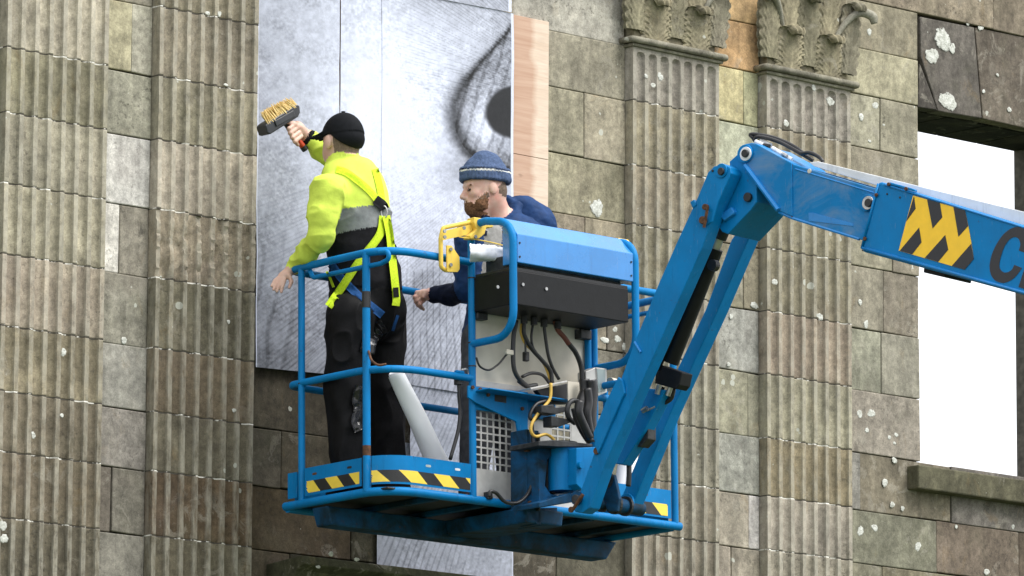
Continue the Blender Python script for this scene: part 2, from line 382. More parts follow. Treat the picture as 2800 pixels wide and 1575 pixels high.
# right of the last pilaster, up to the window
Dc = {1: (), 2: (), 3: (2407,), 4: (), 5: (2440,), 6: (2417,), 7: (2411,), 8: ()}
for i, cu in Dc.items(): strip(i, P4[1], XJ, cu)
strip(0, P4[1], 5.4, (2714,))
for i, cu in {9: (2353, 2601), 10: (2562, 2787), 11: (2414, 2650), 12: (2500, 2740)}.items():
    z0, z1 = row(i); strip(i, P4[1], 5.4, cu, {9: [(132, 130, 122), (124, 118, 98), (112, 108, 100)], 10: [(124, 121, 104), (118, 105, 90), (104, 90, 76)]}.get(i))
# flat arch of slanted stones over the window
def PXZ(px, py, y=YW): q = onY(px, py, y); return (q[0], q[2])
V1 = [PXZ(2567, 302), PXZ(2686, 323), PXZ(2664, 74), PXZ(2517, 46), PXZ(2520, 158), PXZ(2547, 240)]
V0 = [(XJ + GAP, ZS), PXZ(2563, 301), PXZ(2543, 242), PXZ(2518, 172)]
a2, b2 = PXZ(2690, 324), PXZ(2668, 75)
for q, c in ((V1, (104, 98, 90)), (V0, (76, 72, 66)), ([a2, (3.95, ZS), (4.02, 1.862 - GAP), b2], (108, 98, 86)), ([(3.958, ZS), (4.7, ZS), (4.7, 1.858), (4.03, 1.858)], (120, 112, 98))):
    wall_block(0, 0, 0, 0, c, poly=[(x, min(z, 1.862 - GAP)) for x, z in q])
# window reveals: jamb stones, soffit, right-hand pier
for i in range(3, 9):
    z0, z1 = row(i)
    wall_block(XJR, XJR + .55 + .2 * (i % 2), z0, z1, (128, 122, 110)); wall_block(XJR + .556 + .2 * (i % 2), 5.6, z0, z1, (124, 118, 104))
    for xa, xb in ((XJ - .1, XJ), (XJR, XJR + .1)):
        o = MB().box(((xa + xb) / 2, (YW + .095 + YB) / 2, (z0 + z1) / 2), .1 - .002, YB - YW - .095, z1 - z0 - .006).build('jamb_stone', M['stone'], facade, bevel=.008); setcol(o, lin((34, 32, 30)))  # darkness of the unlit reveal put into the stone tint
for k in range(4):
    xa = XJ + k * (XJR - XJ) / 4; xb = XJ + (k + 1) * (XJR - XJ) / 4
    o = MB().box(((xa + xb) / 2, (YW + .095 + YB) / 2, ZS + .05), xb - xa - .006, YB - YW - .095, .1).build('soffit_stone', M['stone'], facade, bevel=.006); setcol(o, lin((22, 21, 19)))  # shade under the lintel put into a near-black stone tint
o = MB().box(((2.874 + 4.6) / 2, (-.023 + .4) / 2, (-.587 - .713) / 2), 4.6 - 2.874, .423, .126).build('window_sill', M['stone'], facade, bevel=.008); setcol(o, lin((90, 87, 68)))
# projecting hood moulding low down under the boarded bay
xl = -1.505
prof = [(YW + .03, -1.50), (-.20, -1.478), (-.215, -1.52), (-.16, -1.545), (-.13, -1.60), (-.07, -1.635), (-.05, -1.70), (YW + .03, -1.72)]
o = MB().prism([(xl, y, z) for y, z in prof], (2.25, 0, 0)).build('hood_moulding', M['stone'], facade, bevel=.006); setcol(o, lin((72, 72, 52)))

# ---- pilasters
NF = 7; FIL = .0245
def flute_cols(x0, x1, ns=9):
    w = (x1 - x0 - (NF + 1) * FIL) / NF; cols = [(x0, None), (x0, -1, 0)]; xs = []
    xs.append((x0, 0.)); xs.append((x0 + FIL * .5, 0.))
    for k in range(NF):
        a = x0 + FIL * (k + 1) + w * k; c = a + w / 2
        for j in range(ns + 1):
            u = -1 + 2 * j / ns; xs.append((c + u * w / 2, u))
        xs.append((a + w + FIL * .5, 0.) if k < NF - 1 else (a + w + FIL, 0.))
    return xs, w
def smooth_field(nz, nx, cell):
    a = RNG.randn(max(2, nz // cell + 2), max(2, nx // cell + 2)); zi = np.linspace(0, a.shape[0] - 1.001, nz); xi = np.linspace(0, a.shape[1] - 1.001, nx)
    z0 = zi.astype(int); x0 = xi.astype(int); fz = (zi - z0)[:, None]; fx = (xi - x0)[None]; fz = fz * fz * (3 - 2 * fz); fx = fx * fx * (3 - 2 * fx)
    return a[z0][:, x0] * (1 - fz) * (1 - fx) + a[z0 + 1][:, x0] * fz * (1 - fx) + a[z0][:, x0 + 1] * (1 - fz) * fx + a[z0 + 1][:, x0 + 1] * fz * fx
DEP = .022
def fluted(x0, x1, z0, z1, parent, name='fluted_block', arch=None, damage=0., col=None, dy=0., inset=0., mat='stone'):
    xs, w = flute_cols(x0, x1); nx = len(xs)
    zs = [z0, z1] if z1 - z0 < .02 else [z0, z0 + .004] + list(np.linspace(z0 + .03, z1 - .03, 22 if arch or damage else 8)) + [z1 - .004, z1]
    if arch: zs = sorted(zs + list(np.linspace(arch - .005, arch + w / 2 + .002, 14)))
    nz = len(zs); er = .0006 * smooth_field(nz, nx, 5) + .0003 * RNG.randn(nz, nx)
    if damage: er += damage * np.maximum(0, smooth_field(nz, nx, 5) + .15) + damage * .25 * RNG.randn(nz, nx)
    V = []; idx = {}
    for r, z in enumerate(zs):
        edge = .003 if r in (0, nz - 1) else 0.
        V.append((x0 + inset, .11, z))
        for c, (x, u) in enumerate(xs):
            isf = not (u == 0. and True)
            d = DEP * max(0, 1 - abs(u) ** 2.4) ** .55 if abs(u) <= 1 and isf else 0.
            if abs(u) >= .999: d = 0.
            if u == 0.: d = 0.
            if arch and d > 0:
                zz = (z - arch) / (w / 2)
                if zz > 0: rr = u * u + zz * zz; d = DEP * math.sqrt(max(0, 1 - rr))
            if damage and d < .004: er_ = er[r, c] * 1.6
            else: er_ = er[r, c]
            V.append((x + (inset if c == 0 else -inset if c == nx - 1 else 0), dy + inset + d + max(er_, -.002) + edge, z))
        V.append((x1 - inset, .11, z))
    n2 = nx + 2; Fc = []
    for r in range(nz - 1):
        for c in range(n2 - 1):
            a = r * n2 + c; Fc.append((a, a + 1, a + 1 + n2, a + n2))
    Fc.append(tuple(range(n2))[::-1]); Fc.append(tuple((nz - 1) * n2 + c for c in range(n2)))
    mb = MB().add(V, Fc); o = mb.build(name, M[mat], parent, auto=30)
    if mat == 'stone':
        wa = o.data.attributes.new('wear', 'FLOAT', 'POINT'); wr_ = [0.] + [1. if (u == 0. or abs(u) > .985) else 0. for _, u in xs] + [0.]; wa.data.foreach_set('value', np.array(wr_ * nz, np.float32))
    if mat == 'stone': setcol(o, tint(((x0 + x1) / 2, 0, (z0 + z1) / 2), 1.08) if col is None else (.55 * lin(col) + .45 * tint(((x0 + x1) / 2, 0, (z0 + z1) / 2), 1.05, 0.)) * KT * np.array([1.025, 1., .94]))
    return o
PC = {(1, 3): (176, 170, 158), (1, 4): (140, 136, 118), (1, 5): (168, 163, 150), (1, 6): (165, 161, 145), (1, 7): (166, 158, 146), (1, 8): (148, 140, 122), (1, 9): (128, 120, 106), (1, 10): (118, 110, 95), (1, 11): (112, 106, 94),
      (2, 5): (182, 174, 163), (2, 6): (156, 146, 132), (2, 7): (118, 114, 100), (2, 8): (120, 108, 92), (2, 9): (113, 108, 95), (2, 10): (104, 88, 72)}
DRUM = list(zip(ZC[:-1], ZC[1:]))
for n, (x0, x1) in enumerate((P1, P2, P3, P4), 1):
    pil = empty('pilaster', ((x0 + x1) / 2, 0, ZC[-1]), facade)
    pil['label'] = ['fluted pilaster at the far left edge', 'fluted pilaster left of the pasted mural', 'fluted pilaster behind the jib with an acanthus capital', 'fluted pilaster left of the empty window'][n - 1]
    prev = None
    for j, (zt, zb) in enumerate([(1.354, 1.069)] + DRUM):
        arch = 1.354 - .062 if (j == 0 and n > 2) else None
        dmg = .007 if (n == 2 and j == 4) else .0007 if RNG.rand() < .3 else 0
        fluted(x0, x1, zb + .0026, zt - .0026, pil, arch=arch, damage=dmg, col=PC.get((n, j + 2)), dy=.0005 * RNG.randn())
        fluted(x0, x1, zb - .0029, zb + .0029, pil, 'mortar_joint', mat='mortar', inset=-.0012)
    if n < 3: continue
    # astragal, bell and acanthus leaves of the capital
    a = MB(); r = .017
    path = rounded([(x0 - .028, .06, 1.375), (x0 - .028, -.026, 1.375), (x1 + .028, -.026, 1.375), (x1 + .028, .06, 1.375)], .012, 3); a.tube(path, r, 12)
    o = a.build('astragal', M['stone'], pil, smooth=True); setcol(o, lin((136, 132, 116)))
    a = MB().box(((x0 + x1) / 2, .045, 1.3505), x1 - x0 + .03, .125, .016); o = a.build('fillet', M['stone'], pil, bevel=.004); setcol(o, lin((140, 136, 118)))
    a = MB().box(((x0 + x1) / 2, .055, 1.80), x1 - x0 - .03, .09, .84); o = a.build('capital_bell', M['stone'], pil, bevel=.01); setcol(o, lin((140, 132, 108)))
    def leaf(cx, z0, H, w0, yb, curl, tilt=0., name='acanthus_leaf', col=(146, 138, 112)):
        nu, nv = 29, 60; V = []
        for iv in range(nv):
            v = iv / (nv - 1)
            for iu in range(nu):
                u = -1 + 2 * iu / (nu - 1); au = abs(u)
                lob = .80 + .20 * abs(math.sin(math.pi * (8.5 * v + .3)))
                w = w0 * (.66 + .34 * math.sin(math.pi * min(v * .9 + .18, 1))) * (1 if au < .55 else lob) * (1 if v < .8 else 1 - .55 * ((v - .8) / .2) ** 1.5)
                rib = abs(math.sin(math.pi * (8.5 * (v - .36 * au) + .3))) ** .6; y = -yb - .010 * (1 - au ** 2) - .012 * rib * au ** .8 + .012 * au ** 3 - .006 * math.exp(-(u / .10) ** 2)
                y -= .022 * v
                if v < .74: z = z0 + H * v
                else:
                    ph = (v - .74) / .26 * 3.5 * curl; rr = .026 + .003 * math.cos(9 * u)
                    z = z0 + H * .74 + rr * math.sin(ph) * 1.25; y -= rr * (1 - math.cos(ph)) * 1.15
                V.append((cx + u * w + tilt * v, y, z))
        Fc = [(i * nu + j, i * nu + j + 1, (i + 1) * nu + j + 1, (i + 1) * nu + j) for i in range(nv - 1) for j in range(nu - 1)]
        nb = len(V); V += [(p[0], min(p[1] + .02, .02), p[2]) for p in V]
        Fc += [(b + nb, a_ + nb, d + nb, c + nb) for a_, b, c, d in [(f[0], f[1], f[2], f[3]) for f in Fc]]
        o = MB().add(V, Fc).build(name, M['stone'], pil, smooth=True); setcol(o, lin(col) * (1 + .03 * RNG.randn())); return o
    xm = (x0 + x1) / 2
    leaf(xm - .152, 1.393, .245, .118, .0, 1.); leaf(xm + .145, 1.393, .245, .118, .0, 1.)
    leaf(xm - .003, 1.43, .46, .10, -.004, 1., col=(138, 132, 108)); leaf(xm - .285, 1.43, .46, .085, .002, 1., -.02, col=(134, 128, 104)); leaf(xm + .285, 1.43, .46, .085, .002, 1., .03, col=(138, 132, 112))
    leaf(xm - .145, 1.56, .50, .10, -.006, 1.); leaf(xm + .145, 1.56, .50, .10, -.006, 1.)
    for s in (-1, 1):                          # corner horns
        pts = spline([(xm + s * .19, .0, 1.60), (xm + s * .25, -.03, 1.70), (xm + s * .32, -.06, 1.755), (xm + s * .385, -.085, 1.745), (xm + s * .40, -.09, 1.705)], 6)
        mb = MB().tube(pts, list(np.interp(np.linspace(0, 1, len(pts)), [0, .5, .8, 1], [.012, .022, .027, .017])), 10)
        o = mb.build('volute', M['stone'], pil, smooth=True); setcol(o, lin((150, 147, 132)))

# ---- lichen: pale crusts grown on the stones
LI = [(2578, 108, 27, 36), (2549, 152, 21, 26), (2604, 132, 11, 15), (2592, 276, 27, 28), (1632, 568, 20, 24), (1682, 901, 7, 8), (1654, 930, 14, 8), (1689, 927, 9, 11), (1708, 948, 7, 12), (2063, 835, 11, 11), (2118, 771, 9, 10), (2242, 866, 11, 10),
      (2352, 826, 6, 10), (2368, 886, 8, 12), (2000, 865, 6, 8), (1993, 996, 7, 6), (2481, 727, 32, 15), (2383, 1130, 13, 11), (2351, 1132, 9, 12), (2371, 1177, 7, 7), (2432, 1196, 5, 7), (2451, 1189, 6, 7), (2446, 1212, 5, 5), (2446, 1259, 9, 9), (2353, 1452, 10, 14),
      (2392, 1443, 10, 11), (2510, 1494, 10, 14), (2698, 1564, 9, 10), (339, 931, 8, 9), (174, 963, 6, 12), (169, 1136, 5, 5), (91, 1190, 5, 10), (8, 1438, 9, 14), (11, 1473, 10, 12), (2377, 87, 8, 10), (2605, 20, 13, 15), (2678, 44, 14, 12), (2646, 62, 8, 9), (2682, 74, 9, 11),
      (2394, 288, 10, 11), (2355, 320, 8, 11), (2416, 341, 6, 4), (2378, 386, 5, 5), (2422, 452, 7, 5), (2440, 1380, 8, 9), (2468, 1390, 7, 8), (2420, 1320, 9, 12), (1767, 208, 5, 7), (1786, 233, 7, 8), (1806, 210, 9, 12), (2150, 337, 9, 10), (2270, 277, 14, 13), (2225, 240, 7, 9), (568, 36, 6, 6), (600, 38, 5, 8), (618, 232, 6, 4),
      (905, 1515, 7, 7), (975, 1530, 8, 5), (870, 1550, 6, 5), (640, 1122, 5, 6), (625, 880, 4, 6), (2720, 50, 5, 5), (2690, 250, 5, 6), (2760, 300, 7, 9), (2728, 205, 5, 5), (2770, 1440, 6, 8), (2615, 1440, 5, 6)]
lm = MB(); rim = []
for (px, py, rx, ry) in LI:
    inP = any(a - .03 < onY(px, py, 0)[0] < b + .03 for a, b in (P1, P2, P3, P4)); yb = (0.0 if inP else YW) - .0015
    if px in (905, 975, 870): yb = -.218
    n = 40; ph = RNG.rand(4) * 6.28; c = onY(px, py, yb); b = len(lm.v)
    sx, sy = rx / 410., ry / 545.
    wob = [1 + .10 * math.sin(2 * t + ph[0]) + .07 * math.sin(3 * t + ph[1]) + .05 * math.sin(7 * t + ph[2]) + .02 * RNG.randn() for t in np.linspace(0, 6.283, n, endpoint=False)]
    for ring, hh in ((1., .004), (.93, -.001), (.6, -.004), (.25, -.0035)):
        for k, t in enumerate(np.linspace(0, 6.283, n, endpoint=False)):
            r = ring * (wob[k] if ring > .5 else 1 + .5 * (wob[k] - 1)); lm.v.append((c[0] + sx * r * math.cos(t), yb + hh * .3, c[2] + sy * r * math.sin(t)))
    rim += [q_ for q_ in (1., .8, .45, .1) for _ in range(n)]
    for q in range(3):
        for k in range(n):
            k2 = (k + 1) % n; lm.f.append([b + q * n + k, b + q * n + k2, b + (q + 1) * n + k2, b + (q + 1) * n + k]); lm.m.append(0)
    lm.f.append([b + 3 * n + k for k in range(n)]); lm.m.append(0)
ml = NT('lichen'); pp = ml.pos(); nn = ml.noise(pp, 38., 5, .7)
cc = ml.mix(ml.ramp(nn, .38, .62), (.38, .385, .34), (.66, .67, .62)); ml.bump(ml.noise(pp, 120, 4), .8, .006)
ra = ml.n.new('ShaderNodeAttribute'); ra.attribute_name = 'rim'; er_ = ml.math('ADD', ml.math('MULTIPLY', ml.noise(pp, 42., 6, .75), 1.5), ml.math('MULTIPLY', ml.noise(pp, 14., 3), .5))
ml.l.new(ml.ramp(ml.math('SUBTRACT', er_, ra.outputs['Fac']), .10, .28), ml.b.inputs['Alpha'])
M['lichen'] = ml.out(cc, .95)
lo_ = tag(lm.build('lichen', M['lichen'], facade, smooth=True), kind='stuff')
_ra = lo_.data.attributes.new('rim', 'FLOAT', 'POINT'); _ra.data.foreach_set('value', np.array(rim, np.float32))

# ================================================================== PLYWOOD + PASTED PAPER
YP = .03
mp = NT('plywood'); pp = mp.pos(); gr = mp.noise(mp.scale(pp, 2.2, 1, 34), 1., 5, .6, 1.2); fine = mp.noise(mp.scale(pp, 12, 1, 160), 1., 3)
wet = mp.math('ADD', mp.n.new('ShaderNodeSeparateXYZ').outputs[0], 0.)
sx = [n for n in mp.n if n.type == 'SEPXYZ'][0]; mp.l.new(pp, sx.inputs[0])
edge = mp.math('ADD', sx.outputs[0], mp.math('MULTIPLY', mp.math('SUBTRACT', mp.noise(mp.scale(pp, 1, 1, 7), 1., 4, .6), .5), .13))
wetm = mp.ramp(edge, .145, .185, 1, 0)
c = mp.mix(mp.ramp(gr, .3, .7), (.60, .46, .35), (.70, .58, .47)); c = mp.mix(1., c, mp.ramp(fine, .2, .8, .86, 1.1), 'MULTIPLY')
c = mp.mix(mp.math('MULTIPLY', wetm, .9), c, mp.mix(mp.ramp(gr, .3, .7), (.42, .25, .17), (.52, .345, .25)))
kn = mp.ramp(mp.noise(mp.scale(pp, 5, 1, 15), 1., 3), .70, .76, 0, .6); c = mp.mix(kn, c, (.14, .07, .04))
M['ply'] = mp.out(c, .75)
x1 = X(1500, .9, YP); zt = onY(1400, 38, YP)[2]
ply = empty('plywood_boarding', (-.7, YP, -.66)); tag(ply, 'bare plywood boards with a damp glue stain along the mural edge', 'board')
zs = [zt, onY(1450, 428, YP)[2], -.10, -.50]
for k in range(3): MB().box(((-1.55 + x1) / 2, YP + .009, (zs[k] + zs[k + 1]) / 2), x1 + 1.55, .018, zs[k] - zs[k + 1] - .0025).build('plywood_sheet', M['ply'], ply, bevel=.0015)

def hsh(ix, iy): return np.modf(np.abs(np.sin(ix * 127.1 + iy * 311.7) * 43758.5453))[0]
def vnoise(x, y):
    ix, iy = np.floor(x), np.floor(y); fx, fy = x - ix, y - iy; fx = fx * fx * (3 - 2 * fx); fy = fy * fy * (3 - 2 * fy)
    return (hsh(ix, iy) * (1 - fx) + hsh(ix + 1, iy) * fx) * (1 - fy) + (hsh(ix, iy + 1) * (1 - fx) + hsh(ix + 1, iy + 1) * fx) * fy
def fbm(x, y, o=4): return sum(vnoise(x * 2 ** k, y * 2 ** k) * .5 ** k for k in range(o)) / (2 - .5 ** (o - 1))
def sst(a, b, x): t = np.clip((x - a) / (b - a), 0, 1); return t * t * (3 - 2 * t)
def printed(px, py):
    """grey value of the printed pencil drawing at photo coordinates measured on the sheet"""
    n1 = fbm(px / 70, py / 70); n2 = fbm(px / 5.5, py / 5.5, 3); n3 = fbm(px / 16 + 9, py / 16)
    tone = .85 + .0 * px
    tone -= .20 * np.exp(-((px - 700) / 200) ** 2) * (.5 + n1); tone -= .14 * sst(650, 1000, py) * (1 - sst(900, 1100, px) * .3)
    tone += .16 * np.exp(-((px - 1060) / 150) ** 2 - ((py - 330) / 330) ** 2)
    tone -= .16 * sst(140, -40, py) * sst(900, 1250, px); tone -= .24 * (n2 - .5) * (.4 + .9 * sst(.25, .75, n1)); tone -= .16 * (n3 - .5)
    # strokes fanning out of the eye to the lower left and the upper left
    def strokes(ax, ay, freq, amt, lo, hi, mask):
        nonlocal tone
        ang = np.arctan2(py - ay, px - ax); rad = np.hypot(px - ax, py - ay)
        w = np.sin(ang * freq + 4 * vnoise(rad / 240, ang * freq / 9) + 2 * vnoise(px / 90, py / 90)); l = sst(lo, hi, w) * (vnoise(rad / 60, ang * freq / 3.1) > .28)
        tone = tone - amt * l * mask
    strokes(1620, 250, 520, .16, .45, .95, sst(1380, 1150, px) * sst(380, 620, py) * (1 - .6 * sst(900, 760, px)))
    strokes(1500, 420, 400, .13, .5, .97, sst(700, 820, px) * sst(640, 760, py) * (1 - .75 * sst(1080, 1130, py))); strokes(1180, -900, 600, .13, .5, .97, sst(960, 1080, px) * sst(620, 800, py) * sst(1110, 1060, py))
    strokes(1700, 330, 420, .14, .5, .95, sst(1000, 1200, px) * sst(330, 200, py)); strokes(500, 2600, 260, .10, .6, .98, sst(900, 720, px) * sst(520, 760, py))
    # lid line: a sweep from the upper right, round the inner corner and back
    T = np.linspace(0, 1, 120); bx = np.interp(T, [0, .18, .36, .5, .62, .74, .86, 1], [1440, 1352, 1285, 1246, 1236, 1250, 1288, 1372]); bz = np.interp(T, [0, .18, .36, .5, .62, .74, .86, 1], [20, 128, 200, 262, 320, 380, 432, 480])
    bx = np.convolve(np.pad(bx, 12, 'edge'), np.ones(25) / 25, 'valid'); bz = np.convolve(np.pad(bz, 12, 'edge'), np.ones(25) / 25, 'valid')
    d = np.full(px.shape, 1e9); wd = np.zeros(px.shape)
    for k in range(0, 120, 2):
        q = np.hypot(px - bx[k], py - bz[k]); m = q < d; d[m] = q[m]; wd[m] = 6 + 17 * math.exp(-((T[k] - .62) / .25) ** 2)
    ins = (px > np.interp(py, bz, bx)) & (py > 30) & (py < 480)
    tone = tone - np.where(ins, .18 + .20 * (n2 - .4), 0) * sst(1236, 1300, px) - np.where(ins, .18 * sst(.3, .95, np.sin(px / 5.5 + 5 * n1 + py / 20)), 0) * .8
    tone = tone + np.where(ins, .30 * np.exp(-((px - 1325) / 38) ** 2 - ((py - 345) / 70) ** 2), 0)
    tone = tone -   .50 * np.exp(-(d / wd) ** 2) - .10 * np.exp(-(d / 40) ** 2)
    # dark round of the eye cut by the sheet's edge
    e = np.hypot((px - 1425) / 98, (py - 306) / 76) + .10 * (n1 - .5); pu = sst(1.08, .92, e); tone = tone * (1 - pu) + pu * (.12 + .03 * n2)
    tone = tone - .30 * np.exp(-((px - 1330) / 110) ** 2 - ((py - 470) / 50) ** 2)
    tone = tone - .22 * sst(1090, 1130, px + .3 * (py - 800)) * np.exp(-((px - 1150) / 120) ** 2 - ((py - 790) / 75) ** 2)
    return np.clip(tone, .10, .95)
mpap = NT('printed_paper'); at = mpap.n.new('ShaderNodeAttribute'); at.attribute_name = 'print'; pp = mpap.pos()
fx = mpap.noise(pp, 330., 3, .7); c = mpap.mix(1., at.outputs['Color'], mpap.ramp(fx, .25, .75, .80, 1.2), 'MULTIPLY')
mpap.bump(mpap.noise(mpap.scale(pp, 9, 9, 5), 1., 4, .5), .22, .02); M['print'] = mpap.out(c, .62, 0, .3)
mural = empty('pasted_paper_mural', (-.8, .02, -1.5)); tag(mural, 'huge black and white paper drawing of an eye pasted over the boarded window', 'mural')
PAPERS = []
def sheet(corners, y, seed, res=.0045, border=None, name='paper_sheet', wav=.004):
    """corners: photo points TL, TR, BR, BL measured on the sheet"""
    C4 = [onY(px, py, y) for px, py in corners]; wd = np.linalg.norm(C4[1] - C4[0]); ht = np.linalg.norm(C4[3] - C4[0]); nu, nv = int(wd / res) + 2, int(ht / res) + 2
    u, v = np.meshgrid(np.linspace(0, 1, nu), np.linspace(0, 1, nv)); u = u[..., None]; v = v[..., None]
    Pt = (C4[0] * (1 - u) + C4[1] * u) * (1 - v) + (C4[3] * (1 - u) + C4[2] * u) * v
    e = np.minimum(u, 1 - u)[..., 0] * wd
    Pt[..., 0] += .006 * (fbm(v[..., 0] * 9 + seed, seed + 0 * v[..., 0], 3) - .5) * np.exp(-(e / .05))
    Pt[..., 1] += -wav * 2.0 * fbm(Pt[..., 0] * 5 + seed, Pt[..., 2] * 3.1 + seed, 4) - .003 * np.exp(-(e / .012)) * vnoise(v[..., 0] * 14 + seed, 0 * v[..., 0] + seed)
    flat = Pt.reshape(-1, 3); q = (flat - CAM) @ RM; px = CX + F * q[:, 0] / -q[:, 2]; py = CY - F * q[:, 1] / -q[:, 2]
    t = printed(px, py)
    if border is not None:
        bb = u[..., 0].ravel(); lo, hi = border; t = np.where((bb * wd < lo) | ((1 - bb) * wd < hi), .93, t)
    me = bpy.data.meshes.new(name); i = np.arange(nu * nv).reshape(nv, nu)
    Fq = np.stack([i[:-1, :-1], i[1:, :-1], i[1:, 1:], i[:-1, 1:]], -1).reshape(-1, 4); c = flat.mean(0)
    me.from_pydata((flat - c).tolist(), [], Fq.tolist()); me.materials.append(M['print']); me.polygons.foreach_set('use_smooth', [True] * len(Fq))
    ca = me.color_attributes.new('print', 'FLOAT_COLOR', 'POINT'); l = .77 * t ** 1.9
    ca.data.foreach_set('color', np.stack([l * .90, l * .955, l * 1.13, np.ones_like(l)], -1).astype(np.float32).ravel()); me.update()
    return put(bpy.data.objects.new(name, me), mural, c)
sheet([(704, -70), (926, -32), (926, 1026), (697, 1004)], .019, 1, border=(.006, .003))
sheet([(929, -44), (1046, -20), (1046, 1042), (929, 1022)], .0185, 3, border=(.0, .0))
sheet([(1042, -60), (1402, 38), (1402, 1096), (1042, 1040)], .0175, 3, border=(.0, .017))
sheet([(1042, -90), (1397, -30), (1397, 34), (1042, -32)], .012, 4, border=(0, .02))
sheet([(1120, 1052), (1402, 1098), (1402, 1300), (1120, 1250)], .0235, 6, border=(0, .01))
sheet([(1028, 1200), (1401, 1250), (1401, 1640), (1028, 1575)], .046, 5, border=(.004, .008))
# ================================================================== BOOM LIFT
lift = empty('boom_lift', jw(0, 0, -.2)); tag(lift, 'blue articulated boom lift with its work basket raised against the facade', 'boom lift')
AXB = (EX, EY, EZ)
def T(path, r, name, mat='blue', rad=0., parent=lift, n=12, seg=6, bas=True):
    P = [bw(*p) for p in path] if bas else [np.array(p) for p in path]
    return MB().tube(rounded(P, rad, seg) if rad else P, r, n).build(name, M[mat], parent, auto=45)
def BX(x0, x1, y0, y1, z0, z1, name, mat='blue', bevel=.004, parent=lift):
    return MB().box(bw((x0 + x1) / 2, (y0 + y1) / 2, (z0 + z1) / 2), x1 - x0, y1 - y0, z1 - z0, AXB).build(name, M[mat], parent, bevel=bevel)
def PY(pts, y, d, name, mat='blue', bevel=.003, parent=lift):
    return MB().prism([bw(*byl(px, py, y)) for px, py in pts][::-1], EY * d).build(name, M[mat], parent, bevel=bevel)
def PJ(pts, l, d, name, mat='blue', bevel=.004, parent=lift):
    return MB().prism([jp(px, py, l) for px, py in pts][::-1], EL * d).build(name, M[mat], parent, bevel=bevel)
def CB(pts, y, r, name, mat='rubber', parent=lift, s=None):
    P = [bw(*byl(p[0], p[1], p[2] if len(p) > 2 else y)) for p in pts]
    return MB().tube(spline(P, 6), r, 8).build(name, M[mat], parent, smooth=True)
def zz(u, v, o, k): return (o[0] + u * k, o[1] + v * k)
XF1, XF2, XR, YBK, ZT, ZM = .525, 1.302, 1.82, .70, 1.112, .566
rail_t = T([(XF1, 0, ZT), (0, 0, ZT), (0, YBK, ZT), (XR, YBK, ZT - .008), (XR, 0, ZT), (XF2, 0, ZT)], .0185, 'guard_rail', rad={1: .16, 2: .07, 3: .07, 4: .10})
T([(XF1, 0, ZM), (0, 0, ZM), (0, YBK, ZM), (XR, YBK, ZM - .01), (XR, 0, ZM), (XF2, 0, ZM)], .0175, 'middle_rail', rad={1: .20, 2: .06, 3: .06, 4: .10})
T([(1.852, 0, 0), (0, 0, 0), (0, .715, 0)], .0205, 'bottom_rail', rad={1: .18})
disc(MB(), bw(1.8515, 0, 0), EX, .016, .002).build('rail_end', M['rubber'], lift); disc(MB(), bw(0, .7145, 0), EY, .016, .002).build('rail_end', M['rubber'], lift)
T([(.0, .70, -.01), (1.84, .70, -.01)], .02, 'bottom_rail'); T([(XR, .02, -.005), (XR, .70, -.005)], .019, 'bottom_rail')
for (x, y, r) in ((0, .598, .0165), (0, .141, .0185), (XF1, 0, .0175), (XF2, 0, .0175), (XR, .0, .0175), (XR, .58, .0165), (.42, YBK, .0165), (1.45, YBK, .0165)):
    T([(x, y, .004), (x, y, ZT)], r, 'post')
T([(0, .141, .168), (0, .141, .215)], .0193, 'rust_patch', 'rust'); T([(0, .141, .855), (0, .141, .93)], .0205, 'tape_wrap', 'rubber')
for z in (1.035, .73, .62): T([(XF1, 0, z), (XF1, 0, z + .006)], .0195, 'cable_tie', 'rubber')
for z in (.40,): T([(0, .598, z + .16), (0, .598, z + .166)], .0185, 'weld_ring', 'dark')
# swing bar hooked under the top rail at both ends of the basket
for xx in (.012, XR - .012):
    T([(xx, .56, ZT - .005), (xx, .53, ZT - .058), (xx, .05, ZT - .062), (xx, -.005, ZT - .05), (xx, .0, ZT - .012), (xx, .06, ZT - .008)], .0115, 'swing_bar', rad=.03)
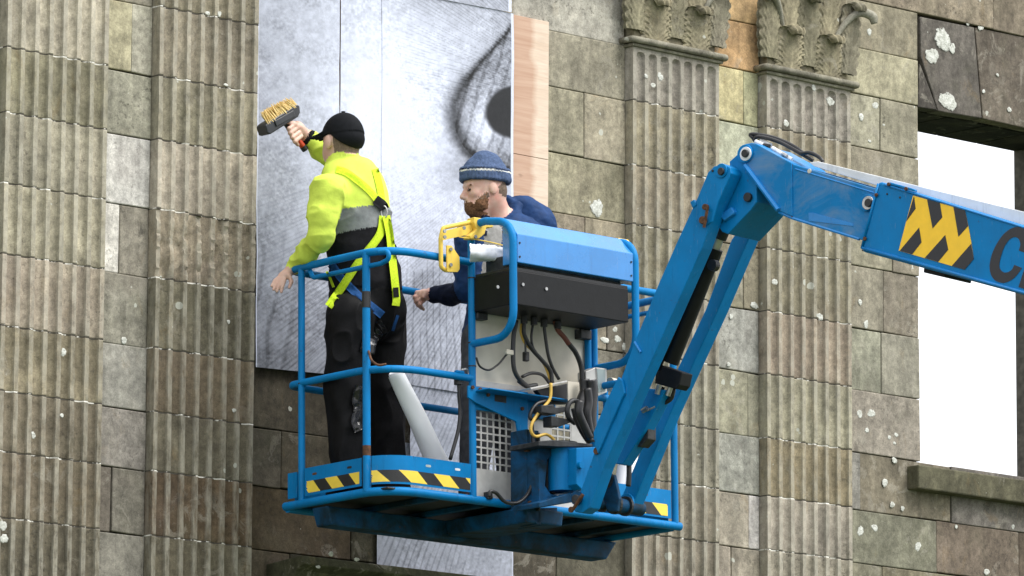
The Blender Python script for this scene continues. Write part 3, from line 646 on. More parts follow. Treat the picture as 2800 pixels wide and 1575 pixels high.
# kick plates with hazard tape
def wallpath(path, z0, z1, name, th=.004, mat='blue', parent=lift):
    b = MB(); n = len(path); c = []
    for i in range(n):
        a = np.array(path[max(i - 1, 0)]); d = np.array(path[min(i + 1, n - 1)]); t = (d - a) / np.linalg.norm(d - a); c.append(np.array([t[1], -t[0]]))
    V = []
    for i, p in enumerate(path):
        q = np.array(p) + c[i] * th
        V += [bw(p[0], p[1], z0), bw(p[0], p[1], z1), bw(q[0], q[1], z1), bw(q[0], q[1], z0)]
    Fc = [[4 * i + k, 4 * i + (k + 1) % 4, 4 * i + 4 + (k + 1) % 4, 4 * i + 4 + k] for i in range(n - 1) for k in range(4)] + [[3, 2, 1, 0], [4 * n - 4 + k for k in range(4)]]
    return b.add(V, Fc).build(name, M[mat], parent, auto=40)
def tape(path, z0, z1, wid, lean, start, parent, flip=False):
    P = [np.array(p) for p in path]; S = np.concatenate([[0], np.cumsum([np.linalg.norm(P[i + 1] - P[i]) for i in range(len(P) - 1)])]); L = S[-1]
    def at(s):
        s = min(max(s, 0), L); i = min(int(np.searchsorted(S, s, 'right')) - 1, len(P) - 2); t = (s - S[i]) / (S[i + 1] - S[i]); d = (P[i + 1] - P[i]) / (S[i + 1] - S[i])
        return P[i] * (1 - t) + P[i + 1] * t + np.array([d[1], -d[0]]) * .0054
    k = 0; s = start
    while s < L:
        b = MB(); m = 8; V = []; nz = 6
        for j in range(nz + 1):
            f = j / nz; z = z1 + (z0 - z1) * f
            for q in range(m + 1): x = at(s + lean * f + wid * q / m); V.append(bw(x[0], x[1], z))
        b.add(V, [(j * (m + 1) + q, j * (m + 1) + q + 1, (j + 1) * (m + 1) + q + 1, (j + 1) * (m + 1) + q) for j in range(nz) for q in range(m) if s + lean * j / nz + wid * (q + 1) / m > .001 and s + lean * j / nz + wid * q / m < L - .001])
        if b.f: b.build('hazard_stripe', M['tape_k' if k % 2 else 'tape_y'], parent)
        s += wid; k += 1
pl = [(-.002, .57), (-.002, .172)]
tl = wallpath(pl, .032, .162, 'toe_board'); tape([(-.002 , .556), (-.002, .185)], .044, .099, .083, .05, -.035, tl)
arc = [(.16 - .162 * math.cos(t), .16 - .162 * math.sin(t)) for t in np.linspace(.30, math.pi / 2, 12)]
pf = arc + [(.3, -.002), (.508, -.002)]
tf = wallpath(pf, .032, .164, 'toe_board'); tape(arc + [(.25, -.002), (.3, -.002), (.4, -.002), (.502, -.002)], .042, .096, .098, .06, -.07, tf)
pr = [(1.33, -.002), (1.79, -.002)]; tr = wallpath(pr, .032, .168, 'toe_board'); tape([(1.34, -.002), (1.5, -.002), (1.765, -.002)], .042, .098, .098, .06, -.07, tr)
tb = wallpath([(1.78, .702), (.05, .702)], .03, .16, 'toe_board'); wallpath([(1.822, .05), (1.822, .66)], .03, .16, 'toe_board')
wallpath([(-.002, .69), (-.002, .625)], .032, .152, 'toe_board')
for par, px, py, ax, cx, mt in ((tl, 0, 0, 1, (-.0065, .50, .128), 'rust'), (tl, 0, 0, 1, (-.0065, .255, .128), 'rubber'), (tf, 0, 0, 0, (.245, -.0066, .128), 'grey_lens'), (tf, 0, 0, 0, (.425, -.0066, .130), 'white'), (tr, 0, 0, 0, (1.62, -.0066, .132), 'rust')):
    a, b = (EY, EZ) if ax else (EX, EZ)
    MB().prism([bw(*cx) + a * .016 * np.sign(math.cos(t)) * abs(math.cos(t)) ** .5 + b * .0055 * np.sign(math.sin(t)) * abs(math.sin(t)) ** .5 for t in np.linspace(0, 6.283, 16, endpoint=False)], (EX if ax else EY) * .002).build('slot', M[mt], par)
# deck and beams underneath
BX(.02, 1.81, .02, .69, .004, .014, 'deck_plate', 'dark')
for x in (.32, .62, .95, 1.3, 1.6): BX(x - .015, x + .015, .02, .69, -.022, .003, 'cross_member', 'blue_shade_grime')
def pr2(pts, y0, y1, name): return MB().prism([bw(x, y0, z) for x, z in pts][::-1], EY * (y1 - y0)).build(name, M['blue_shade_grime'], lift, bevel=.008)
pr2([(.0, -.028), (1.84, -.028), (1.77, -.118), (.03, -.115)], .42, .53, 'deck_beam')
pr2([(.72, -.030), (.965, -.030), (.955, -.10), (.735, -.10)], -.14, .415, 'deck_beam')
# ---- mounting column, bracket and rotator
Z4 = lambda u, v: (1240 + .4555 * u, 900 + .4555 * v)
C8 = lambda u, v: (1440 + .2071 * u, 1000 + .2071 * v)
C4 = lambda u, v: (1300 + .22516 * u, 1220 + .22516 * v)
col = PY([Z4(438, 600), Z4(512, 610), Z4(525, 1175), Z4(500, 1172), Z4(440, 1085)], -.14, .11, 'mount_column', 'blue_shade_grime')
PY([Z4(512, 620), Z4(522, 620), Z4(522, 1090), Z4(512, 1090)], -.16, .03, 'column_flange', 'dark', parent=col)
PY([Z4(526, 1075), Z4(624, 1070), Z4(624, 1185), Z4(526, 1178)], -.12, .16, 'column_foot', 'blue_shade_grime', parent=col)
for (u, v) in ((440, 722), (560, 695), (455, 1045), (560, 1035), (430, 722)): disc(MB(), bw(*byl(*Z4(u, v), -.145)), -EY, .012, .02, 8).build('bolt', M['rust'], col)
br = PY([Z4(512, 690), Z4(600, 672), Z4(640, 720), Z4(565, 780), Z4(550, 940), Z4(585, 990), Z4(640, 1000), Z4(700, 985), Z4(660, 1035), Z4(516, 1070)], -.22, .14, 'rotator_bracket', 'blue_shade_grime')
PY([Z4(562, 790), Z4(602, 740), Z4(640, 790), Z4(640, 965), Z4(602, 992), Z4(560, 960)], -.19, .03, 'bracket_web', 'dark', parent=br)
PY([Z4(575, 860), Z4(600, 785), Z4(632, 840), Z4(632, 930), Z4(600, 978), Z4(572, 910)], -.1945, .005, 'diamond_hole', 'rubber', parent=br)
PY([Z4(641, 842), Z4(671, 842), Z4(671, 958), Z4(641, 958)], -.235, .02, 'grease_plate', 'cream', parent=br)
pc = byl(*Z4(722, 850), -.30)
T([(pc[0], -.22, byl(*Z4(720, 985), -.22)[2]), (pc[0], -.22, byl(*Z4(720, 705), -.22)[2])], .066, 'rotator', n=28)
T([(pc[0], -.22, byl(*Z4(720, 706), -.22)[2]), (pc[0], -.22, byl(*Z4(720, 692), -.22)[2])], .074, 'rotator_cap', 'dark', n=28)
rb = PY([Z4(738, 712), Z4(852, 708), Z4(852, 960), Z4(770, 962), Z4(738, 930)], -.34, .24, 'rotator_housing')
disc(MB(), bw(*byl(*Z4(755, 818), -.341)), -EY, .017, .02).build('grease_cap', M['blue'], rb)
PY([Z4(512, 672), Z4(600, 664), Z4(835, 690), Z4(835, 706), Z4(640, 706), Z4(512, 700)], -.30, .20, 'rotator_plate', 'dark')
PY([Z4(516, 1070), Z4(516, 1040), Z4(700, 985), Z4(800, 985), Z4(740, 1035)], -.30, .18, 'rotator_plate', 'blue_shade_grime')
# gusset, shelf and the sheet-metal front of the basket
gu = PY([Z4(90, 338), Z4(448, 378), Z4(448, 705), Z4(402, 700), Z4(378, 556), Z4(132, 440), Z4(90, 410)], -.035, .012, 'gusset_plate')
PY([Z4(248, 388), Z4(318, 398), Z4(318, 444), Z4(248, 432)], -.0365, .003, 'gusset_hole', 'dark', .0, gu)
for (u, v) in ((112, 350), (158, 362), (205, 395), (410, 478)): disc(MB(), bw(*byl(*Z4(u, v), -.036)), -EY, .009, .008, 8).build('bolt', M['rust'], gu)
BX(.515, 1.04, -.13, .0, .498, .506, 'shelf_plate', 'blue'); BX(.53, 1.04, -.012, -.006, .42, .498, 'shelf_angle', 'blue')
BX(.548, 1.262, .014, .020, .50, .90, 'cream_panel', 'cream', .001)
BX(.548, 1.262, .0075, .0135, .535, .565, 'panel_strap', 'alu', .001)
gp = empty('grille_panel', bw(.8, .01, .02), lift)
BX(.548, 1.262, .010, .015, .02, .145, 'grille_sheet', 'alu', .001, gp); BX(.785, 1.03, .010, .015, .145, .497, 'grille_sheet', 'alu', .001, gp); BX(1.155, 1.262, .010, .015, .145, .497, 'grille_sheet', 'alu', .001, gp)
for (xa, xb, nc) in ((.548, .785, 6), (1.03, 1.155, 3)):
    for k in range(nc + 1): MB().box(bw(xa + (xb - xa) * k / nc, .0125, .32), .008, .005, .354, AXB).build('grille_bar', M['alu'], gp)
    for k in range(11): MB().box(bw((xa + xb) / 2, .0128, .148 + .0345 * k), xb - xa, .0044, .008, AXB).build('grille_bar', M['alu'], gp)
# ---- control console: guard loops, lid, black box
for x in (XF1, XF2):
    T([(x, 0, .728), (x, -.285, .728), (x, -.285, 1.262), (x, -.10, 1.292), (x, -.02, 1.29)] if x == XF1 else [(x, 0, .70), (x, -.285, .70), (x, -.285, 1.262), (x, -.10, 1.292), (x, -.02, 1.29)], .0185, 'guard_loop', rad={1: .12, 2: .11, 3: .03})
T([(XF1, -.0, ZT), (XF1, -.0, 1.215)], .018, 'post'); T([(XF2, -.0, ZT), (XF2, -.0, 1.29)], .018, 'post')
lidp = [(-.292, 1.072), (-.292, 1.206), (-.205, 1.292), (-.19, 1.292), (-.19, 1.07)]
lid = MB().prism([bw(.546, y, z) for y, z in lidp], EX * (1.285 - .546)).build('console_lid', M['lid'], lift, bevel=.004)
for x in (.56, 1.27):
    for z in (1.10, 1.165): disc(MB(), bw(x, -.2925, z), -EY, .005, .003, 8).build('rivet', M['dark'], lid)
cb = BX(.525, 1.256, -.285, -.012, .876, 1.036, 'control_box', 'black', .004)
BX(.53, 1.262, -.275, -.02, 1.037, 1.052, 'control_box_lip', 'rubber', .002); BX(.56, 1.25, -.24, -.06, 1.053, 1.12, 'lid_gap_fill', 'dark', .002)  # dark inner box put in for the shaded gap under the lid
for px, py in ((1429, 778), (1493, 790), (1360, 785)): disc(MB(), bw(*byl(px, py, -.286)), -EY, .008, .005, 10).build('screw', M['steel'], cb)
for px in (1433, 1460, 1487, 1525): disc(MB(), bw(byl(px, 865, -.10)[0], -.10, .874), -EZ, .017, .035, 10).build('cable_gland', M['rubber'], cb)
BX(.535, .60, -.03, .02, .845, .876, 'box_foot', 'dark'); BX(1.19, 1.26, -.03, .02, .83, .876, 'box_foot', 'dark')
Q = lambda u, v: (1180 + .3727 * u, 560 + .3727 * v)
y0 = -.08
for nm, pts, r, mt in (('cable', [(622, 850), (603, 960), (598, 1080), (605, 1200), (640, 1275), (705, 1335)], .011, 'rubber'), ('cable', [(668, 850), (655, 930), (690, 1020), (770, 1095), (835, 1185), (870, 1290), (876, 1360)], .007, 'cable_y'),
                       ('cable', [(680, 850), (680, 950), (735, 1055), (800, 1130), (870, 1215), (885, 1310)], .010, 'rubber'), ('cable', [(748, 850), (733, 960), (742, 1040), (775, 1095)], .006, 'rubber'),
                       ('cable', [(820, 850), (838, 990), (858, 1110), (890, 1200), (935, 1280)], .008, 'rubber'), ('cable', [(905, 850), (925, 915), (975, 975), (1008, 1022)], .012, 'cable_r'),
                       ('cable', [(1006, 1018), (1060, 1090), (1098, 1190), (1105, 1290), (1100, 1400)], .012, 'rubber'), ('cable', [(676, 860), (688, 1000), (690, 1100)], .005, 'rubber'),
                       ('cable', [(328, 1120), (355, 1185), (420, 1212), (490, 1170), (545, 1105), (605, 1040)], .005, 'rubber'), ('cable', [(665, 1262), (735, 1235), (815, 1250), (872, 1318)], .008, 'rubber'), ('cable', [(640, 1290), (700, 1330), (770, 1325)], .012, 'rubber')):
    CB([(*Q(*p),) for p in pts], y0 - random.random() * .03, r, nm, mt)
BX(*[f for f in (lambda a: (a[0] - .013, a[0] + .013))(byl(*Q(692, 1110), y0))], y0 - .012, y0 + .012, *[f for f in (lambda a: (a[2] - .025, a[2] + .02))(byl(*Q(692, 1110), y0))], 'cable_plug', 'rubber')
q = byl(*Q(566, 1086), y0); BX(q[0] - .03, q[0] + .015, y0 - .02, y0 - .006, q[2] - .012, q[2] + .012, 'cable_plug', 'cream')
CB([Z4(*p) for p in ((585, 325), (578, 420), (520, 490), (472, 565), (466, 615), (495, 645), (555, 632), (598, 660), (606, 690))], -.17, .0075, 'cable', 'cable_y')
CB([Z4(*p) for p in ((215, 1005), (222, 975), (258, 985), (300, 1030), (345, 1046), (400, 1035), (455, 975), (484, 860), (480, 690), (470, 560))], -.16, .009, 'cable')
CB([Z4(*p) for p in ((560, 430), (500, 450), (465, 500), (462, 535), (485, 545), (530, 500))], -.15, .009, 'cable')
PY([Z4(205, 975), Z4(236, 972), Z4(238, 1020), Z4(208, 1020)], -.03, .03, 'cable_gland', 'rubber')
hb = PY([Z4(528, 458), Z4(600, 452), Z4(612, 470), Z4(690, 462), Z4(690, 490), Z4(612, 512), Z4(530, 500)], -.20, .06, 'valve_block', 'dark')
PY([Z4(588, 520), Z4(690, 540), Z4(705, 560), Z4(640, 585), Z4(590, 582)], -.20, .06, 'valve_block', 'dark')
PY([Z4(462, 352), Z4(682, 308), Z4(684, 317), Z4(466, 362)], -.16, .1, 'cream_bracket', 'alu', .001); PY([Z4(686, 312), Z4(764, 322), Z4(764, 352), Z4(748, 440), Z4(690, 470)], -.155, .004, 'cream_bracket', 'cream', .001)
PY([Z4(500, 365), Z4(684, 325), Z4(684, 450), Z4(560, 450)], -.09, .03, 'bracket_back', 'rubber')
CB([C8(*p) for p in ((690, 480), (620, 460), (560, 500), (535, 590), (560, 690), (640, 760))], -.20, .012, 'hose', 'dark')
for k, pts in enumerate((((760, 180), (770, 330), (740, 420), (700, 560), (760, 760), (830, 960)), ((850, 190), (870, 330), (860, 520), (850, 700), (860, 930)), ((640, 560), (680, 720), (760, 880), (840, 1000)), ((800, 300), (820, 480), (800, 640), (840, 900)), ((700, 470), (690, 620), (760, 800), (835, 960)))):
    CB([C8(*p) for p in pts], -.20 - .03 * k, .026 if k < 2 else .02, 'hose', 'rubber')
wl_ = empty('work_light', bw(*byl(1625, 1045, -.02)), lift)
PY([C8(785, 75), C8(918, 18), C8(945, 400), C8(790, 330)], -.10, .06, 'lamp_body', 'alu', .003, wl_); PY([C8(918, 20), C8(1060, 40), C8(1062, 350), C8(945, 400)], -.105, .02, 'lamp_frame', 'alu', .002, wl_)
PY([C8(930, 40), C8(1035, 52), C8(1045, 335), C8(950, 352)], -.1075, .004, 'lamp_glass', 'grey_lens', .001, wl_)
disc(MB(), bw(*byl(*C8(1095, 250), -.06)), EX, .034, .03).build('lamp_knob', M['cream'], wl_)
T([(1.262, .0, .40), (1.262, .0, .90)], .017, 'post'); T([(1.262, 0, .60), (1.262, -.24, .60)], .017, 'bracket_tube')
T([(1.28, .06, .69), (1.43, .06, .69), (1.43, .06, .45)], .013, 'bracket_tube', rad=.05)
# lanyard hanging from the middle rail
CB([(1254, 1042), (1256, 1078), (1258, 1130), (1252, 1180), (1231, 1256)], .02, .009, 'lanyard'); disc(MB(), bw(*byl(1253, 1052, .02)), EZ, .02, .04).build('lanyard_clip', M['rubber'], lift)
CB([(1262, 1012, .01), (1276, 1010, .01), (1282, 1022, .01), (1276, 1030, .01)], 0, .006, 'shackle', 'steel'); BX(.42, .47, -.01, .01, ZM + .015, ZM + .028, 'rail_lug', 'blue')
CB([(1008, 960, .12), (1016, 985, .08), (1034, 998, .05), (1056, 996, .03)], 0, .006, 'wire_loop', 'rust')
# yellow bump guard at the left of the console, its twin at the right
K = lambda u, v: (1080 + .345 * u, 380 + .345 * v)
yg = empty('bump_guard', bw(.45, -.03, 1.2), lift)
MB().tube(rounded([bw(*byl(*K(*p), -.03)) for p in ((640, 650), (380, 705), (362, 790), (365, 1015), (400, 1040), (470, 1042))], .02, 5), .0105, 10).build('guard_tube', M['yellow'], yg, auto=45)
PY([K(368, 735), K(612, 672), K(612, 725), K(570, 760), K(372, 805)], -.035, .006, 'guard_plate', 'yellow', .001, yg)
PY([K(412, 842), K(450, 845), K(512, 935), K(514, 1030), K(498, 1055), K(416, 1052)], -.05, .008, 'guard_plate', 'yellow', .001, yg)
PY([K(628, 618), K(780, 640), K(780, 700), K(726, 702), K(712, 752), K(668, 790), K(600, 790), K(592, 765), K(650, 715), K(625, 660)], -.06, .05, 'guard_block', 'yellow', .004, yg)
for p in ((390, 732), (392, 778), (440, 875), (440, 998), (545, 706), (635, 775)): disc(MB(), bw(*byl(*K(*p), -.052 if p[0] != 635 else -.061)), -EY, .009, .006, 8).build('bolt', M['steel'], yg)
T([(XF2 + .01, -.15, 1.285), (XF2 + .075, -.15, 1.285)], .024, 'bump_guard_end', 'yellow'); T([(XF2 - .02, -.14, 1.15), (XF2 - .02, -.14, 1.285)], .02, 'bump_guard_end', 'yellow')
CB([(1256, 648, -.05), (1330, 660, -.05), (1400, 677, -.05)], -.05, .003, 'guard_wire', 'yellow')

# ---- jib: two arms, shaft, cylinder
near = PJ([(1585, 1349), (1672, 1106), (1737, 930), (1801, 775), (1850, 664), (1907, 540), (1936, 471), (1952, 455), (1978, 448), (1996, 458), (1999, 474), (1962, 556), (1949, 592), (1919, 678), (1861, 808), (1751, 1053), (1650, 1279), (1612, 1388), (1592, 1402), (1572, 1400), (1566, 1390)], -.20, .075, 'jib_arm')
PJ([(1690, 1030), (1655, 1100), (1622, 1183), (1625, 1215), (1634, 1240), (1660, 1180), (1700, 1088), (1708, 1075), (1701, 1040)], -.215, .015, 'reinforcing_plate', parent=near)
PJ([(1907, 540), (1936, 471), (1952, 455), (1978, 448), (1996, 458), (1999, 474), (1962, 556), (1948, 606), (1920, 622), (1902, 600)], -.208, .009, 'lug_plate', parent=near)
PJ([(1886, 552), (1897, 545), (1905, 560), (1893, 570)], -.205, .02, 'lug_tab', parent=near)
def pinj(px, py, l, r, th, name, mat, parent=None, seg=20): return disc(MB(), jp(px, py, l), -EL, r, th, seg).build(name, M[mat], lift if parent is None else parent, bevel=.002)
pinj(1974, 467, -.208, .033, .008, 'pin_boss', 'blue', near); pinj(1974, 469, -.216, .017, .012, 'pin', 'rubber', near); pinj(1949, 467, -.209, .006, .004, 'pin', 'rubber', near)
pinj(1933, 567, -.209, .014, .02, 'bolt', 'rust', near, 10); pinj(1926, 603, -.209, .018, .02, 'bolt', 'rust', near, 10); MB().tube([jp(1935, 566, -.23), jp(1925, 622, -.23)], .007, 8).build('bolt_bar', M['rust'], near)
pinj(1583, 1366, -.202, .020, .03, 'pin', 'dark', near); MB().tube([jp(1594, 1352, -.235), jp(1564, 1396, -.235)], .008, 8).build('keeper_bar', M['rust'], near); pinj(1564, 1394, -.23, .014, .012, 'bolt', 'rust', near, 10)
pinj(1632, 1233, -.202, .017, .006, 'pin', 'rust', near); pinj(1624, 1206, -.217, .006, .004, 'hole', 'rubber', near, 10)
for a, b in (((1735, 935), (1752, 963)), ((1674, 1086), (1693, 1101)), ((1632, 1197), (1646, 1214))): MB().tube([jp(*a, -.204), jp(*b, -.204)], .006, 6).build('weld_bead', M['blue_lid'], near)
far = PJ([(1694, 1372), (1790, 1141), (1929, 847), (2000, 655), (2030, 615), (2056, 618), (2056, 632), (1965, 845), (1832, 1133), (1728, 1385), (1706, 1392)], .17, .075, 'jib_arm')
pinj(1716, 1374, .168, .042, .012, 'pin_boss', 'blue', far)
sh = MB().tube([jw(0, -.21, 0), jw(0, .26, 0)], .033, 20); sh.build('pivot_shaft', M['blue_shade_grime'], lift, auto=45)
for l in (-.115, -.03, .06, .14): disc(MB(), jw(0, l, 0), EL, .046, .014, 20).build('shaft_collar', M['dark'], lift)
for l in (-.07, .03): PJ([C4(1548, 640), C4(1556, 480), C4(1600, 330), C4(1680, 345), C4(1712, 480), C4(1745, 640), C4(1720, 790), C4(1600, 800)], l, .02, 'link_plate', 'blue_shade_grime')
disc(MB(), jp(*C4(1622, 400), -.071), -EL, .026, .003, 18, ex=1.5).build('link_hole', M['rubber'], lift)
cy = MB().tube([jp(1952, 678, .02), jp(1830, 990, .02)], .044, 20); cyl = cy.build('hydraulic_cylinder', M['black'], lift, auto=45)
MB().tube([jp(1966, 640, .02), jp(1951, 680, .02)], .03, 16).build('cylinder_rod', M['steel'], cyl, auto=45)
MB().tube([jp(1985, 600, .02), jp(1963, 650, .02)], .04, 16).build('cylinder_eye', M['dark'], cyl, auto=45)
MB().tube([jp(1900, 760, -.03), jp(1800, 1010, -.03)], .012, 10).build('cylinder_pipe', M['black'], cyl, smooth=True)
disc(MB(), jp(1957, 727, -.03), -EL, .026, .03).build('port', M['rubber'], cyl)
PJ([(1795, 995), (1865, 1018), (1858, 1052), (1848, 1064), (1790, 1048)], -.03, .08, 'cylinder_block', 'black', parent=cyl)
PJ([(1772, 1062), (1820, 1066), (1760, 1180), (1702, 1270), (1680, 1268), (1690, 1230)], -.02, .07, 'cylinder_link', 'blue')
PJ([(1756, 1140), (1772, 1135), (1772, 1200), (1752, 1222), (1730, 1220)], .0, .06, 'cylinder_link', 'dark')
PJ([(1765, 1172), (1782, 1170), (1780, 1212), (1752, 1214)], .10, .02, 'slotted_bracket', 'white')
for k, pts in enumerate((((1812, 1058), (1800, 1090), (1775, 1110), (1750, 1140), (1735, 1180)), ((1842, 1062), (1832, 1092), (1800, 1108), (1770, 1130), (1745, 1170)), ((1740, 1170), (1722, 1240), (1720, 1300), (1718, 1330)))):
    P = [jp(*p, .0 + .03 * k) for p in pts]; MB().tube(spline(P, 6), .012, 8).build('hose', M['rubber'], lift, smooth=True)
for a, b, l in (((1803, 1052), (1797, 1078), -.02), ((1834, 1058), (1826, 1082), .01), ((1770, 1116), (1757, 1124), -.02), ((1795, 1113), (1772, 1124), .01)): MB().tube([jp(*a, l - .02), jp(*b, l - .02)], .012, 8).build('hose_fitting', M['steel'], lift)

# ---- knuckle, boom, telescoping sleeve
L6 = lambda u, v: (1900 + .3796 * u, 300 + .3796 * v)
LL = lambda u, v: (1850 + .345 * u, 350 + .345 * v)
kn = PJ([(2021, 418), (2027, 402), (2040, 393), (2062, 398), (2069, 505), (2069, 552), (2052, 575), (1990, 640), (1974, 634), (1964, 618), (1972, 540), (1998, 486), (1994, 442)], -.118, .236, 'knuckle')
PJ([LL(340, 690), LL(430, 625), LL(455, 660), LL(450, 680), LL(372, 735)], -.14, .03, 'knuckle_stop', 'blue_lid', parent=kn)
bo = empty('boom', jp(2400, 600, 0), lift)
PJ([(2036, 394), (2056, 390), (2068, 393), (2164, 445), (2166, 592), (2128, 576), (2072, 503), (2036, 452)], -.128, .256, 'boom_head', 'blue_worn', parent=bo)
pinj(2040, 421, -.129, .042, .012, 'pin_boss', 'blue', bo); pinj(2040, 421, -.142, .032, .006, 'pin_ring', 'white', bo); pinj(2040, 420, -.149, .018, .014, 'pin', 'rubber', bo); pinj(2048, 540, -.119, .021, .016, 'pin', 'rubber', kn)
MB().tube([jp(2037, 452, -.135), jp(2128, 574, -.135)], .012, 6).build('head_flange', M['blue_lid'], bo)
PJ([(2165, 446), (2172, 450), (2520, 553), (2520, 710), (2355, 656), (2166, 598)], -.12, .24, 'boom_tube', 'blue_worn', parent=bo)
MB().tube([jp(2165, 448, -.121), jp(2166, 594, -.121)], .004, 6).build('weld_seam', M['rust'], bo)
MB().tube([jp(2130, 580, -.118), jp(2168, 597, -.118), jp(2350, 654, -.118)], .007, 6).build('lower_edge', M['blue_lid'], bo); MB().tube([jp(2175, 462, -.12), jp(2390, 527, -.12)], .004, 6).build('upper_seam', M['blue_lid'], bo)
PJ([L6(818, 742), L6(850, 742), L6(1140, 820), L6(1140, 838), L6(820, 800)], -.1225, .003, 'slot_patch', 'blue_lid', .0, bo); pinj(2214, 468, -.1205, .011, .004, 'port_ring', 'cream', bo, 14)
pinj(2374, 555, -.121, .038, .012, 'pin_boss', 'blue', bo); pinj(2374, 555, -.134, .031, .005, 'pin_ring', 'steel', bo); pinj(2376, 555, -.139, .019, .01, 'pin', 'rubber', bo)
sl = PJ([(2408, 497), (2800, 617), (4600, 1168), (4600, 1292), (2800, 807), (2362, 689), (2353, 682), (2400, 499)], -.165, .33, 'boom_sleeve', bevel=.010, parent=bo)
MB().tube([jp(2358, 678, -.168), jp(2800, 800, -.168), jp(4600, 1284, -.168)], .0075, 8).build('sleeve_lower_bead', M['blue_lid'], bo, smooth=True)  # lip rib in a lighter blue that paints in the edge highlight
MB().tube([jp(2420, 505, -.167), jp(2800, 622, -.167), jp(4600, 1172, -.167)], .005, 8).build('sleeve_upper_bead', M['blue_lid'], bo, smooth=True); MB().tube([jp(2402, 502, -.168), jp(2356, 680, -.168)], .006, 8).build('sleeve_end_bead', M['blue'], bo, smooth=True)  # upper rib carries its edge highlight as lighter blue too
PJ([L6(1195, 1015), L6(1225, 995), L6(1460, 1062), L6(1450, 1085)], -.15, .3, 'wear_pad', 'rubber', parent=bo); PJ([L6(1650, 1125), L6(1805, 1172), L6(1798, 1208), L6(1645, 1172)], -.10, .2, 'sleeve_lug', 'black', parent=bo)
PJ([L6(1400, 520), L6(1560, 565), L6(1585, 575), L6(1585, 590), L6(1400, 540)], -.17, .02, 'sleeve_lip', parent=bo)
for u, v in ((1310, 615), (1400, 538), (1525, 570), (1228, 930)): pinj(*L6(u, v), -.17, .009, .008, 'bolt', 'rust', bo, 8)
for u, v in ((1385, 607), (1478, 632)): pinj(*L6(u, v), -.166, .005, .002, 'hole', 'rubber', bo, 8)
PJ([(2212, 444), (2236, 441), (2400, 481), (2800, 579), (4600, 1018), (4600, 1160), (2800, 617), (2400, 508), (2225, 455)], -.085, .17, 'cable_tray', 'white', .003, bo)
def decal(pts, mat, name, o=L6, l=-.1672): return MB().prism([jp(*o(*p), l) for p in pts][::-1], EL * .0008).build(name, M[mat], sl)
decal([(1572, 618), (1945, 722), (1970, 840), (1992, 960), (2008, 1075), (1942, 1152), (1468, 1015), (1522, 805)], 'decal_y', 'logo_panel')
for p in (((1578, 622), (1590, 712), (1522, 805)), ((1672, 645), (1765, 671), (1782, 775), (1712, 855)), ((1862, 699), (1945, 722), (1968, 838), (1898, 915)), ((1615, 848), (1632, 955), (1565, 1042), (1475, 1016)), ((1803, 902), (1825, 1008), (1752, 1096), (1655, 1068)), ((1990, 965), (2008, 1075), (1942, 1152), (1850, 1125))):
    decal(p, 'decal_k', 'logo_stripe', l=-.1684)
CC = lambda u, v: (2560 + .2071 * u, 550 + .2071 * v)
outer = spline([(1235, 700), (1250, 560), (1225, 440), (1159, 360), (1065, 340), (975, 368), (885, 440), (800, 560), (735, 700), (705, 845), (718, 960), (765, 1035), (830, 1070), (892, 1078), (975, 1050), (1060, 980), (1130, 882)][0:0] or [np.array([a, b, 0.]) for a, b in ((1235, 700), (1250, 560), (1225, 440), (1159, 360), (1065, 340), (975, 368), (885, 440), (800, 560), (735, 700), (705, 845), (718, 960), (765, 1035), (830, 1070), (892, 1078), (975, 1050), (1060, 980), (1130, 882))], 3)
inner = spline([np.array([a, b, 0.]) for a, b in ((1030, 840), (1000, 900), (950, 936), (900, 942), (852, 910), (832, 850), (850, 740), (900, 600), (960, 512), (1020, 476), (1070, 482), (1100, 520), (1110, 575), (1090, 652))], 3)
decal([(p[0], p[1]) for p in outer] + [(p[0], p[1]) for p in inner], 'decal_k', 'letter', CC)
decal([(1085, 1135), (1205, 1168), (1440, 440), (1320, 405)], 'decal_k', 'letter', CC)
for k, pts in enumerate((((2060, 378), (2052, 368), (2072, 368), (2120, 378), (2170, 400), (2210, 430)), ((2060, 385), (2075, 374), (2130, 388), (2190, 420), (2222, 438)), ((2190, 420), (2215, 418), (2240, 430), (2250, 442)))):
    MB().tube(spline([jp(*p, -.02 - .02 * k) for p in pts], 6), .009, 8).build('hose', M['rubber'], bo, smooth=True)
for a, b, l, mt in (((2066, 387), (2090, 398), -.06, 'white'), ((2088, 397), (2104, 400), -.06, 'rubber'), ((2112, 405), (2165, 437), -.07, 'white'), ((2080, 385), (2108, 397), -.03, 'white'), ((2140, 420), (2152, 428), -.085, 'steel')):
    MB().tube([jp(*a, l), jp(*b, l)], .010, 8).build('hose_fitting', M[mt], bo)
